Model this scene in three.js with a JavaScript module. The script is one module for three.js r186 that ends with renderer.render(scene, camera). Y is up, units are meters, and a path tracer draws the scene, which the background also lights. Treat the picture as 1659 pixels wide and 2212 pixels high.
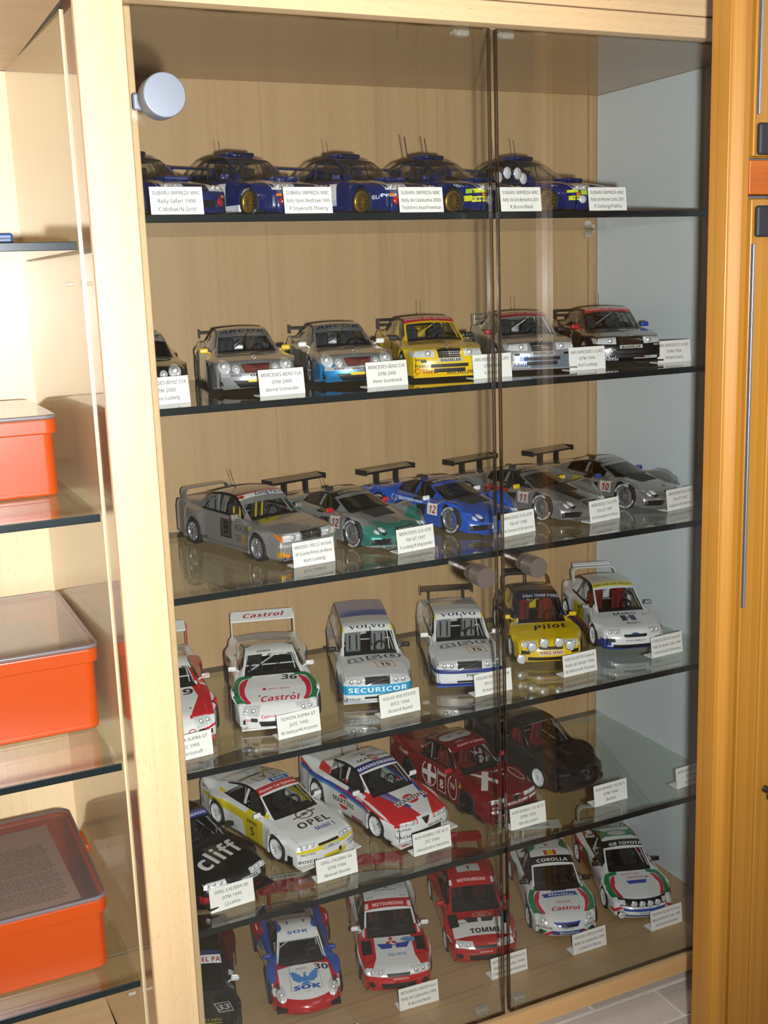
import * as THREE from 'three';
import { RoundedBoxGeometry } from 'three/addons/geometries/RoundedBoxGeometry.js';
import { mergeGeometries } from 'three/addons/utils/BufferGeometryUtils.js';
import { RectAreaLightUniformsLib } from 'three/addons/lights/RectAreaLightUniformsLib.js';
import { MeshBVH } from 'three-mesh-bvh';

// ---------------------------------------------------------------- camera, light, exposure
// World: the cabinet's top glass shelf lies at y = 0.8 m, its right inner side at x = 0, its shelf fronts at z = 0.
const Y0 = 0.8;
const scene = new THREE.Scene();
scene.background = new THREE.Color(0x0d0d0f);
const camera = new THREE.PerspectiveCamera(48.31, 1659 / 2212, 0.05, 20);
camera.rotation.order = 'YXZ';
camera.position.set(-0.8237, Y0 - 0.0542, 0.8933);
camera.rotation.set(-0.2014, -0.4346, -0.0356);
scene.add(camera);
const renderer = new THREE.WebGLRenderer({ antialias: true });
renderer.toneMapping = THREE.LinearToneMapping;
renderer.toneMappingExposure = 1.0;
renderer.shadowMap.enabled = true;
RectAreaLightUniformsLib.init();

const FLASH = [-0.772, Y0 - 0.076, 0.912];          // the camera's flash, beside the lens
const flashLight = new THREE.SpotLight(0xf6faff, 7.2, 0, 1.0, 1.0, 2);
flashLight.position.set(FLASH[0], FLASH[1], FLASH[2] - 0.012);
flashLight.target.position.set(-0.58, Y0 - 0.08, 0);
flashLight.castShadow = true;
flashLight.shadow.radius = 0.6;
flashLight.shadow.mapSize.set(2048, 2048);
scene.add(flashLight, flashLight.target);
const ADDED_LAMP = [0.3, 2.32, 1.5];                        // unseen ceiling lamp, added as ambient fill from above
const addedLampLight = new THREE.RectAreaLight(0xfff6ea, 1.2, 0.9, 0.9);
addedLampLight.position.set(ADDED_LAMP[0], ADDED_LAMP[1] - 0.03, ADDED_LAMP[2]);
addedLampLight.rotation.x = -Math.PI / 2;
scene.add(addedLampLight);
const ADDED_WINDOW = [2.05, 1.3, 1.9];                      // unseen window in the right wall, added to give ambient light
const addedWindowLight = new THREE.RectAreaLight(0xdfeaff, 1.2, 1.1, 1.2);
addedWindowLight.position.set(ADDED_WINDOW[0] - 0.03, ADDED_WINDOW[1], ADDED_WINDOW[2]);
addedWindowLight.rotation.y = Math.PI / 2;
scene.add(addedWindowLight);

// ---------------------------------------------------------------- small helpers
const mm = 0.001, PI = Math.PI;
let seedState = 12345;
const rnd = () => { seedState = (seedState * 1664525 + 1013904223) >>> 0; return seedState / 4294967296; };
const clamp = (v, a, b) => Math.min(b, Math.max(a, v));
const lerp = (a, b, t) => a + (b - a) * t;
const used = new Map();
function numbered(n) { const k = used.get(n) ?? 0; used.set(n, k + 1); return k ? `${n}_${String(k).padStart(3, '0')}` : n; }
function tag(o, label, category, group) { o.userData = { label, category }; if (group) o.userData.group = group; return o; }
function thing(name, label, category, pos, turn = 0, group) {
  const o = new THREE.Group(); o.name = numbered(name); o.position.set(...pos); o.rotation.y = turn;
  tag(o, label, category, group); scene.add(o); return o;
}
function part(name, geo, mat, parent, label) {
  const m = new THREE.Mesh(geo, mat); m.name = name; m.castShadow = m.receiveShadow = true;
  if (label) m.userData.label = label;
  parent.add(m); return m;
}
function struct(name, geo, mat) { const m = part(name, geo, mat, scene); m.userData.kind = 'structure'; return m; }
const flat = (g) => (g.index ? g.toNonIndexed() : g);
const merge = (list) => mergeGeometries(list.map(flat).map((g) => { for (const k of Object.keys(g.attributes)) if (!['position', 'normal', 'uv'].includes(k)) g.deleteAttribute(k); return g; }));
const box = (w, h, d, x = 0, y = 0, z = 0) => new THREE.BoxGeometry(w, h, d).translate(x, y, z);
const rbox = (w, h, d, r, x = 0, y = 0, z = 0, s = 2) => new RoundedBoxGeometry(w, h, d, s, r).translate(x, y, z);
function cyl(r, h, axis = 'y', seg = 20, r2 = r) { const g = new THREE.CylinderGeometry(r2, r, h, seg); if (axis === 'x') g.rotateZ(-PI / 2); if (axis === 'z') g.rotateX(PI / 2); return g; }
function rod(a, b, r, seg = 6) {
  const A = new THREE.Vector3(...a), B = new THREE.Vector3(...b), d = B.clone().sub(A), g = new THREE.CylinderGeometry(r, r, d.length(), seg);
  g.applyQuaternion(new THREE.Quaternion().setFromUnitVectors(new THREE.Vector3(0, 1, 0), d.normalize()));
  return g.translate((A.x + B.x) / 2, (A.y + B.y) / 2, (A.z + B.z) / 2);
}
// uv in metres / size along the grain; grain = axis index that the texture's v runs along
function woodUV(g, grain, size = 0.4, off = 0) {
  if (g.index) g = g.toNonIndexed();
  const p = g.attributes.position, n = g.attributes.normal, uv = new Float32Array(p.count * 2);
  for (let i = 0; i < p.count; i++) {
    const P = [p.getX(i), p.getY(i), p.getZ(i)], N = [Math.abs(n.getX(i)), Math.abs(n.getY(i)), Math.abs(n.getZ(i))];
    const k = N.indexOf(Math.max(...N)), rest = [0, 1, 2].filter((a) => a !== k);
    const v = rest.includes(grain) ? grain : rest[1], u = rest.find((a) => a !== v);
    uv[2 * i] = P[u] / size + off; uv[2 * i + 1] = P[v] / size + off * 1.7;
  }
  g.setAttribute('uv', new THREE.BufferAttribute(uv, 2)); return g;
}
function canvasTex(w, h, draw, repeat) {
  const c = document.createElement('canvas'); c.width = w; c.height = h; draw(c.getContext('2d'), w, h);
  const t = new THREE.CanvasTexture(c); t.colorSpace = THREE.SRGBColorSpace; t.magFilter = THREE.LinearFilter; t.anisotropy = 4;
  if (repeat) t.wrapS = t.wrapT = THREE.RepeatWrapping; return t;
}
const std = (color, roughness = 0.6, metalness = 0, extra = {}) => new THREE.MeshStandardMaterial({ color, roughness, metalness, ...extra });
const phys = (o) => new THREE.MeshPhysicalMaterial(o);

// ---------------------------------------------------------------- materials
function grainTex(base, streaks, flecks, fleckColor, contrast) {
  return canvasTex(1024, 1024, (c, w, h) => {
    c.fillStyle = base; c.fillRect(0, 0, w, h);
    for (let i = 0; i < streaks; i++) {
      const x = rnd() * w, ww = 1 + rnd() * rnd() * rnd() * 60, dark = rnd() < 0.5;
      c.fillStyle = dark ? `rgba(96,58,22,${contrast * (0.25 + rnd())})` : `rgba(255,226,176,${contrast * (0.25 + rnd())})`;
      c.fillRect(x, 0, ww, h); if (x + ww > w) c.fillRect(x - w, 0, ww, h);
    }
    for (let i = 0; i < flecks; i++) { c.fillStyle = fleckColor.replace('A', (0.05 + rnd() * 0.2).toFixed(2)); c.fillRect(rnd() * w, rnd() * h, 0.6 + rnd() * 0.9, 4 + rnd() * 9); }
  }, true);
}
const beechTex = grainTex('#cfae82', 260, 5200, 'rgba(128,84,40,A)', 0.03);
const paleTex = grainTex('#d8c096', 200, 2600, 'rgba(150,110,70,A)', 0.02);
const pineTex = grainTex('#ab711d', 150, 900, 'rgba(110,56,10,A)', 0.07);
const M = {
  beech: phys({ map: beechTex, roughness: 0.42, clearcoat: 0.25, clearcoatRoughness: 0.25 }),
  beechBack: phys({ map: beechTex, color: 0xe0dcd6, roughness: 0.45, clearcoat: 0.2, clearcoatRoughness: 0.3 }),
  beechPale: phys({ map: paleTex, roughness: 0.4, clearcoat: 0.25, clearcoatRoughness: 0.2 }),
  palegloss: phys({ map: paleTex, roughness: 0.35, clearcoat: 0.9, clearcoatRoughness: 0.06 }),
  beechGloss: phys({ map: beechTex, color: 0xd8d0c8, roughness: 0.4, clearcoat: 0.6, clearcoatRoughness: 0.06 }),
  beechEdge: phys({ map: beechTex, color: 0xf3e2c8, roughness: 0.4, clearcoat: 0.3, clearcoatRoughness: 0.2 }),
  pine: phys({ map: pineTex, roughness: 0.4, clearcoat: 0.3, clearcoatRoughness: 0.15 }),
  pineRed: phys({ map: pineTex, color: 0xffc070, roughness: 0.4, clearcoat: 0.15, clearcoatRoughness: 0.15 }),
  sidePanel: phys({ color: 0xd0dbe0, roughness: 0.45, clearcoat: 0.4, clearcoatRoughness: 0.15 }),
  sideStile: std(0xb2a49e, 0.5),
  gap: std(0x1a1410, 0.9),
  glass: phys({ color: 0xf3f3f1,  transmission: 1, thickness: 0, roughness: 0.0, ior: 1.5 }),
  clearGlass: phys({ color: 0xfdfefd, transmission: 1, thickness: 0, roughness: 0.0, ior: 1.5 }),
  shelfGlass: phys({ color: 0xf8fbf8, transmission: 1, thickness: 0, roughness: 0.0, ior: 1.52 }),
  glassEdge: phys({ color: 0x0f1a1d, roughness: 0.25, clearcoat: 0.4, clearcoatRoughness: 0.1 }),
  doorEdge: phys({ color: 0x2a2018, roughness: 0.25, clearcoat: 0.6, clearcoatRoughness: 0.05 }), edgeGlass: phys({ color: 0xc9bda6, transmission: 1, thickness: 0, roughness: 0.1 }),
  steel: std(0xb8bcc4, 0.32, 0.85), steelFace: std(0x7c8088, 0.5, 0.35), knob: std(0x8d8078, 0.3, 0.8), knobRim: std(0xe6dccf, 0.2, 0.9),
  clearPlastic: phys({ color: 0xe8e4da, transmission: 0.75, thickness: 0, roughness: 0.12 }),
  tyre: std(0x17171a, 0.75), black: std(0x101013, 0.5), blackGloss: phys({ color: 0x0c0c10, roughness: 0.3, clearcoat: 1, clearcoatRoughness: 0.05 }),
  darkGrey: std(0x2a2a2e, 0.6), chassis: std(0x0e0e10, 0.8), chrome: std(0xe3e4e8, 0.13, 1), lens: phys({ color: 0xeef1f4, roughness: 0.25, metalness: 0.4, clearcoat: 1, clearcoatRoughness: 0.02 }),
  bulb: phys({ color: 0xffffff, roughness: 0.3, metalness: 0.8 }), amber: phys({ color: 0xe07a12, roughness: 0.2, clearcoat: 1 }), redLens: phys({ color: 0xa8141a, roughness: 0.2, clearcoat: 1 }),
  carGlass: phys({ color: 0xeef0ee, transmission: 1, thickness: 0, roughness: 0.0, ior: 1.5 }), darkGlass: phys({ color: 0x8c908e, transmission: 1, thickness: 0, roughness: 0.0, ior: 1.5 }),
  smoke: phys({ color: 0x4c4f52, transmission: 0.75, thickness: 0, roughness: 0.04, clearcoat: 1, clearcoatRoughness: 0.02 }), seal: std(0x121214, 0.45),
  white: phys({ color: 0xe8e8e6, roughness: 0.4, clearcoat: 0.6 }), silver: std(0xb4b6b8, 0.35, 0.6), red: phys({ color: 0xb5121b, roughness: 0.35, clearcoat: 0.8 }), yellow: phys({ color: 0xe2bd0c, roughness: 0.35, clearcoat: 0.8 }), blue: phys({ color: 0x1d3f9e, roughness: 0.35, clearcoat: 0.8 }),
  gold: std(0xb08d3a, 0.35, 0.75), wheelWhite: std(0xdadcde, 0.45), wheelSilver: std(0xb9bbbf, 0.3, 0.8), wheelBlack: std(0x18181b, 0.35, 0.4), seat: std(0x23242a, 0.8), seatRed: std(0x7a1518, 0.8), seatGrey: std(0x8b8d90, 0.7),
  harness: std(0xa8321e, 0.7), cageWhite: std(0xd8d8d6, 0.4), cageGrey: std(0x8d9094, 0.45), cageYellow: std(0xd8b60c, 0.4), cageDark: std(0x2a3040, 0.5), wire: std(0x2a2422, 0.5),
  paper: std(0xf2f1ec, 0.75), orange: phys({ color: new THREE.Color(0.42, 0.05, 0.002), roughness: 0.32, clearcoat: 0.5, clearcoatRoughness: 0.08 }), lidClear: phys({ color: 0xe6dcd4, transmission: 0.93, thickness: 0, roughness: 0.03 }), brownStrip: phys({ color: 0x9c745e, roughness: 0.2, clearcoat: 1, clearcoatRoughness: 0.03 }),
};
// ---------------------------------------------------------------- livery canvases
// One sheet per car, laid out in real millimetres: top view (nose at the foot), both sides, front, tail and wing.
const SH = 1024, TS = 4.65, SS = 2.95;
const uvTop = (x, d) => [(200 + x * TS) / SH, 1 - (1010 - d * TS) / SH];
const uvSide = (right, d, y) => right ? [(405 + d * SS) / SH, 1 - (435 - y * SS) / SH] : [(1018 - d * SS) / SH, 1 - (215 - y * SS) / SH];
const uvFront = (x, y) => [(620 + x * TS) / SH, 1 - (640 - y * TS) / SH];
const uvRear = (x, y) => [(620 - x * TS) / SH, 1 - (850 - y * TS) / SH];
const uvWing = (x, z) => [(620 + x * TS) / SH, 1 - (940 + z * TS) / SH];
class Region {                                             // draws in millimetres; map() gives sheet pixels
  constructor(ctx, map, s, clip) { this.c = ctx; this.map = map; this.s = s; this.clip = clip; }
  begin() { this.c.save(); this.c.beginPath(); this.c.rect(...this.clip); this.c.clip(); }
  poly(pts, color, smooth) {
    const c = this.c, p = pts.map((q) => this.map(...q)); this.begin(); c.beginPath();
    if (smooth) { const n = p.length, mid = (i) => [(p[i % n][0] + p[(i + 1) % n][0]) / 2, (p[i % n][1] + p[(i + 1) % n][1]) / 2]; c.moveTo(...mid(n - 1)); for (let i = 0; i < n; i++) c.quadraticCurveTo(...p[i], ...mid(i)); }
    else p.forEach((q, i) => (i ? c.lineTo(...q) : c.moveTo(...q)));
    c.closePath(); c.fillStyle = color; c.fill(); c.restore();
  }
  rect(a0, b0, a1, b1, color) { this.poly([[a0, b0], [a1, b0], [a1, b1], [a0, b1]], color); }
  line(pts, w, color) { const c = this.c; this.begin(); c.beginPath(); pts.forEach((q, i) => (i ? c.lineTo(...this.map(...q)) : c.moveTo(...this.map(...q)))); c.lineWidth = w * this.s; c.strokeStyle = color; c.lineCap = 'round'; c.lineJoin = 'round'; c.stroke(); c.restore(); }
  band(pts, w, color) { const c = new THREE.CatmullRomCurve3(pts.map(([a, b]) => new THREE.Vector3(a, b, 0)), false, 'centripetal').getPoints(40); this.line(c.map((p) => [p.x, p.y]), w, color); }
  ell(a, b, ra, rb, color, w) { const c = this.c, [x, y] = this.map(a, b); this.begin(); c.beginPath(); c.ellipse(x, y, ra * this.s, rb * this.s, 0, 0, 2 * PI); if (w) { c.lineWidth = w * this.s; c.strokeStyle = color; c.stroke(); } else { c.fillStyle = color; c.fill(); } c.restore(); }
  text(str, a, b, size, color, o = {}) {
    const c = this.c, [x, y] = this.map(a, b); this.begin(); c.translate(x, y); c.rotate((o.rot ?? 0) * PI / 180); c.font = `${o.style ?? 'bold'} ${size * this.s}px ${o.font ?? 'sans-serif'}`;
    c.textAlign = 'center'; c.textBaseline = 'middle'; if (o.skew) c.transform(1, 0, -o.skew, 1, 0, 0);
    if (o.w) c.scale(o.w * this.s / Math.max(1, c.measureText(str).width), 1);
    if (o.outline) { c.lineWidth = o.ow ?? size * this.s * 0.18; c.strokeStyle = o.outline; c.lineJoin = 'round'; c.strokeText(str, 0, 0); }
    c.fillStyle = color; c.fillText(str, 0, 0); c.restore();
  }
}
const Both = (a, b) => new Proxy({}, { get: (_, k) => (...args) => { a[k](...args); b[k](...args); } });
function livery(base, draw) {
  return canvasTex(SH, SH, (c) => {
    c.fillStyle = base; c.fillRect(0, 0, SH, SH);
    const T = new Region(c, (x, d) => [200 + x * TS, 1010 - d * TS], TS, [0, 0, 400, SH]);
    const L = new Region(c, (d, y) => [1018 - d * SS, 215 - y * SS], SS, [402, 0, 622, 219]), R = new Region(c, (d, y) => [405 + d * SS, 435 - y * SS], SS, [402, 221, 622, 217]);
    const F = new Region(c, (x, y) => [620 + x * TS, 640 - y * TS], TS, [402, 442, 622, 204]), B = new Region(c, (x, y) => [620 - x * TS, 850 - y * TS], TS, [402, 650, 622, 204]);
    const W = new Region(c, (x, z) => [620 + x * TS, 940 + z * TS], TS, [402, 860, 622, 164]);
    draw(T, Both(L, R), F, B, W);
  });
}

// ---------------------------------------------------------------- car body surface (millimetres; x right, y up, d back from the nose)
const curve = (pts) => (d) => {
  if (d <= pts[0][0]) return pts[0][1];
  for (let i = 1; i < pts.length; i++) if (d <= pts[i][0]) { const [a, b] = pts[i - 1], [e, f] = pts[i], t = (d - a) / (e - a || 1); return b + (f - b) * t; }
  return pts[pts.length - 1][1];
};
const smooth = (a, n) => { for (let k = 0; k < n; k++) { const b = a.slice(); for (let i = 1; i < a.length - 1; i++) a[i] = (b[i - 1] + 2 * b[i] + b[i + 1]) / 4; } return a; };
function bodySurface(s) {
  const st = [];                                            // stations along the centre line
  for (let k = 0; k + 1 < s.prof.length; k++) {
    const [d0, y0, tag0] = s.prof[k], [d1, y1] = s.prof[k + 1], seg = tag0 ?? st[st.length - 1].seg, n = Math.max(1, Math.round(Math.hypot(d1 - d0, y1 - y0) / (s.step ?? 1.9)));
    for (let i = 0; i < n; i++) st.push({ d: lerp(d0, d1, i / n), y: lerp(y0, y1, i / n), seg, new: i === 0 && tag0 });
  }
  const e = s.prof[s.prof.length - 1]; st.push({ d: e[0], y: e[1], seg: 'end' });
  const D = smooth(st.map((p) => p.d), s.soft ?? 3), T = smooth(st.map((p) => p.y), s.soft ?? 3), N = st.length;
  const bf = curve(s.belt), wf = curve(s.width), ax = [s.fo, s.fo + s.wb], flare = s.flare ?? [1, 1];
  const B = smooth(D.map(bf), 4), Wd = smooth(D.map((d) => wf(d) * s.W / 2), 4);
  const hump = (d, k, r) => Math.exp(-(((d - ax[k]) / (r * s.wr)) ** 4));
  const gb = s.gb ?? 0.84, gr = s.gr ?? 0.64, sill = s.sill ?? 6, crown = s.crown ?? 1.4, Hy = s.H;
  const grid = [], J = 33;
  for (let i = 0; i < N; i++) {
    const d = D[i], seg = st[i].seg, end = seg === 'fascia' || seg === 'tail' || seg === 'end';
    let w = Wd[i] + flare[0] * hump(d, 0, 1.25) + flare[1] * hump(d, 1, 1.25);
    const belt = B[i] + (s.hump ? s.hump[0] * hump(d, 0, 1.35) + s.hump[1] * hump(d, 1, 1.35) : 0), top = T[i];
    let yb = Math.min(sill + (d < 12 ? (s.nose ?? 4) - sill : 0) + (d > s.L - 14 ? 3 : 0), top - 0.2);
    for (const a of ax) { const ra = s.wr + (s.archGap ?? 1.3), q = Math.abs(d - a); if (q < ra) yb = Math.max(yb, s.wr + Math.sqrt(ra * ra - q * q)); }
    const b7 = belt + 0.5 * clamp(top - belt, -4, 3), g = clamp((top - b7) / (Hy - belt - 3), 0, 1);
    const xb = gb * s.W / 2 * (1 - 0.04 * (1 - g)), xr = lerp(xb * 0.95, gr * s.W / 2, Math.pow(g, 0.9)), yr = top - crown;
    const col = [[w - 3, yb], [w - 0.7, yb], [w - 0.1, yb + 0.12 * (belt - yb)], [w, yb + 0.5 * (belt - yb)], [w - 0.5, yb + 0.82 * (belt - yb)], [w - 1.6, yb + 0.95 * (belt - yb)], [w - 3.4, belt + 0.25], [xb + Math.min(1.2, (w - xb) * 0.3), lerp(belt + 0.3, b7, 0.85)]];
    for (const f of [0, 0.12, 0.5, 0.88, 1]) col.push([lerp(xb, xr, f) + 0.7 * g * Math.sin(PI * f), lerp(b7, yr, f)]);
    for (const f of [0.93, 0.64, 0.32]) col.push([xr * f, top - crown * f * f]);
    col.push([0, top]);
    const row = [];
    for (let j = 0; j < J; j++) {
      const k = j <= 16 ? j : 32 - j, sg = j <= 16 ? -1 : 1; let [x, y] = col[k];
      if (end) y = Math.min(y, top);
      if (end && k <= 6) x = Math.min(x, w - 0.4);
      const q = Math.pow(Math.min(1, x / w), s.roundPow ?? 2.6), fr = (s.round ?? 8) * clamp(1 - d / (s.roundLen ?? 42), 0, 1), rr = (s.roundRear ?? 4) * clamp(1 - (s.L - d) / 30, 0, 1);
      let dd = d + (fr - rr) * q;
      if (s.bow && k >= 12) { const mid = (s.cowl + s.roofFront) / 2, half = (s.roofFront - s.cowl) / 2 + 12; dd -= s.bow * (1 - (x / xr) ** 2) * Math.max(0, 1 - Math.abs(d - s.cowl - 4) / half); }
      row.push(new THREE.Vector3(sg * x * mm, y * mm, (s.L / 2 - dd) * mm));
    }
    grid.push(row);
  }
  // smooth normals over the whole surface
  const nor = grid.map((r) => r.map(() => new THREE.Vector3())), e1 = new THREE.Vector3(), e2 = new THREE.Vector3(), cr = new THREE.Vector3();
  for (let i = 0; i + 1 < N; i++) for (let j = 0; j + 1 < J; j++) for (const [a, b, c] of [[[i, j], [i, j + 1], [i + 1, j]], [[i + 1, j + 1], [i + 1, j], [i, j + 1]]]) {
    e1.subVectors(grid[b[0]][b[1]], grid[a[0]][a[1]]); e2.subVectors(grid[c[0]][c[1]], grid[a[0]][a[1]]); cr.crossVectors(e1, e2);
    for (const q of [a, b, c]) nor[q[0]][q[1]].add(cr);
  }
  nor.forEach((r) => r.forEach((n) => n.normalize()));
  return { grid, nor, st, D, T, N, J, s };
}
// Splits the surface into body and glass pieces.
function cutBody(S) {
  const { grid, nor, st, D, N, J, s } = S, bins = {};
  const runs = {}; st.forEach((p, i) => { (runs[p.seg] ??= []).push(i); });
  const put = (name, i, j, kind) => {
    const b = (bins[name] ??= { p: [], n: [], u: [] });
    for (const [a, c] of [[i, j], [i, j + 1], [i + 1, j], [i + 1, j + 1], [i + 1, j], [i, j + 1]]) {
      const P = grid[a][c], Q = nor[a][c]; b.p.push(P.x, P.y, P.z); b.n.push(Q.x, Q.y, Q.z);
      const x = P.x / mm, y = P.y / mm, d = s.L / 2 - P.z / mm;
      b.u.push(...(kind === 'side' ? uvSide(j > 15, d, y) : kind === 'front' ? uvFront(x, y) : kind === 'rear' ? uvRear(x, y) : uvTop(x, d)));
    }
  };
  for (let i = 0; i + 1 < N; i++) {
    const seg = st[i].seg, run = runs[seg], at = (i - run[0] + 0.5) / run.length, dm = (D[i] + D[i + 1]) / 2;
    for (let j = 0; j + 1 < J; j++) {
      const k = j < 16 ? j : 31 - j;                         // quad between rows k and k+1 of one half
      let kind = k <= 4 || (k >= 8 && k <= 11 && !['fascia', 'tail', 'hood', 'trunk'].includes(seg)) ? 'side' : 'top', name = 'body';
      if (seg === 'fascia') kind = 'front'; if (seg === 'tail') kind = 'rear';
      if (seg === 'screen' && k >= 13) { if (at > (s.screen?.[0] ?? 0.04) && at < (s.screen?.[1] ?? 0.95)) name = at > (s.banner ?? 9) ? 'windshield_banner' : 'windshield'; else if (at <= (s.screen?.[0] ?? 0.04)) name = 'window_seal'; }
      if (seg === 'hood' && k >= 13 && i === run[run.length - 1]) name = 'window_seal';
      if (seg === 'rear' && k >= 13 && !s.noRear && at > 0.08 && at < 0.88) name = 'rear_window';
      if (k >= 9 && k <= 10) (s.side ?? []).forEach(([a, b], q) => { if (dm > a && dm < b && grid[i][12].y - grid[i][8].y > 4.5 * mm) name = (j < 16 ? 'L' : 'R') + q; });
      if ((k === 8 || k === 11) && s.side && dm > s.side[0][0] - 2 && dm < s.side[s.side.length - 1][1] + 2 && grid[i][12].y - grid[i][8].y > 4.5 * mm) name = 'window_seal';
      put(name, i, j, kind);
    }
  }
  const out = {};
  for (const [k, b] of Object.entries(bins)) {
    const g = new THREE.BufferGeometry(); g.setAttribute('position', new THREE.Float32BufferAttribute(b.p, 3)); g.setAttribute('normal', new THREE.Float32BufferAttribute(b.n, 3)); g.setAttribute('uv', new THREE.Float32BufferAttribute(b.u, 2)); out[k] = g;
  }
  return out;
}
// A piece that follows the body: drawn as a quad [TL, TR, BR, BL] or ellipse {c, r} in the front (x, y), top (x, d) or left side (d, y) view.
function makeCaster(S) {
  const all = []; const { grid, N, J, s } = S;
  for (let i = 0; i + 1 < N; i++) for (let j = 0; j + 1 < J; j++) for (const [a, c] of [[i, j], [i, j + 1], [i + 1, j], [i + 1, j + 1], [i + 1, j], [i, j + 1]]) all.push(grid[a][c].x, grid[a][c].y, grid[a][c].z);
  const g = new THREE.BufferGeometry(); g.setAttribute('position', new THREE.Float32BufferAttribute(all, 3));
  const bvh = new MeshBVH(g), ray = new THREE.Ray();
  const DIR = { front: [0, 0, -1], top: [0, -1, 0], left: [1, 0, 0], right: [-1, 0, 0], rear: [0, 0, 1] };
  const from = { front: (a, b) => [a * mm, b * mm, 1], rear: (a, b) => [a * mm, b * mm, -1], top: (a, b) => [a * mm, 1, (s.L / 2 - b) * mm], left: (a, b) => [-1, b * mm, (s.L / 2 - a) * mm], right: (a, b) => [1, b * mm, (s.L / 2 - a) * mm] };
  const hit = (view, a, b) => {
    ray.origin.set(...from[view](a, b)); ray.direction.set(...DIR[view]);
    const h = bvh.raycastFirst(ray, THREE.DoubleSide); return h ? h.point.clone() : null;
  };
  const patch = (view, shape, lift = 0.5, depth = 1.4, bulge = 0) => {
    const rows = [], dir = new THREE.Vector3(...DIR[view]);
    if (Array.isArray(shape)) { const [A, Bq, C, Dq] = shape, n = 7, m = 5; for (let v = 0; v <= m; v++) { const r = []; for (let u = 0; u <= n; u++) { const p = (k) => lerp(lerp(A[k], Bq[k], u / n), lerp(Dq[k], C[k], u / n), v / m); r.push([p(0), p(1), 0]); } rows.push(r); } }
    else { const n = 20; for (let v = 0; v <= 4; v++) { const r = []; for (let u = 0; u <= n; u++) { const t = 2 * PI * u / n, q = v / 4; r.push([shape.c[0] + shape.r[0] * q * Math.cos(t), shape.c[1] + shape.r[1] * q * Math.sin(t), bulge * (1 - q * q)]); } rows.push(r); } }
    let last = null; const flat = rows.flat();
    for (const q of flat) { const h = hit(view, q[0], q[1]); if (h) { last = h; break; } }
    if (!last) last = new THREE.Vector3(0, 0, 0);
    const pts = rows.map((r) => r.map((q) => { let h = hit(view, q[0], q[1]); if (!h) { h = new THREE.Vector3(...from[view](q[0], q[1])); const k = view === 'top' ? 'y' : view === 'left' || view === 'right' ? 'x' : 'z'; h[k] = last[k]; } else last = h; return h.clone().addScaledVector(dir, -(lift + q[2]) * mm); }));
    const back = (p) => p.clone().addScaledVector(dir, depth * mm);
    if (Array.isArray(shape)) { pts.forEach((r) => { r.unshift(back(r[0])); r.push(back(r[r.length - 1])); }); pts.unshift(pts[0].map((p, i, r) => (i && i < r.length - 1 ? back(p) : p))); pts.push(pts[pts.length - 1].map((p, i, r) => (i && i < r.length - 1 ? back(p) : p))); }
    else pts.push(pts[pts.length - 1].map(back));
    const pos = [], uv = [], idx = [], W2 = pts[0].length;
    pts.forEach((r, v) => r.forEach((p, u) => { pos.push(p.x, p.y, p.z); uv.push(u / (W2 - 1), 1 - v / (pts.length - 1)); }));
    for (let v = 0; v + 1 < pts.length; v++) for (let u = 0; u + 1 < W2; u++) { const a = v * W2 + u; idx.push(a, a + W2, a + 1, a + 1, a + W2, a + W2 + 1); }
    const q = new THREE.BufferGeometry(); q.setAttribute('position', new THREE.Float32BufferAttribute(pos, 3)); q.setAttribute('uv', new THREE.Float32BufferAttribute(uv, 2)); q.setIndex(idx);
    const f = q.toNonIndexed(); f.computeVertexNormals(); const sm = q; sm.computeVertexNormals(); return Array.isArray(shape) ? f : sm;
  };
  return { hit, patch };
}
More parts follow.
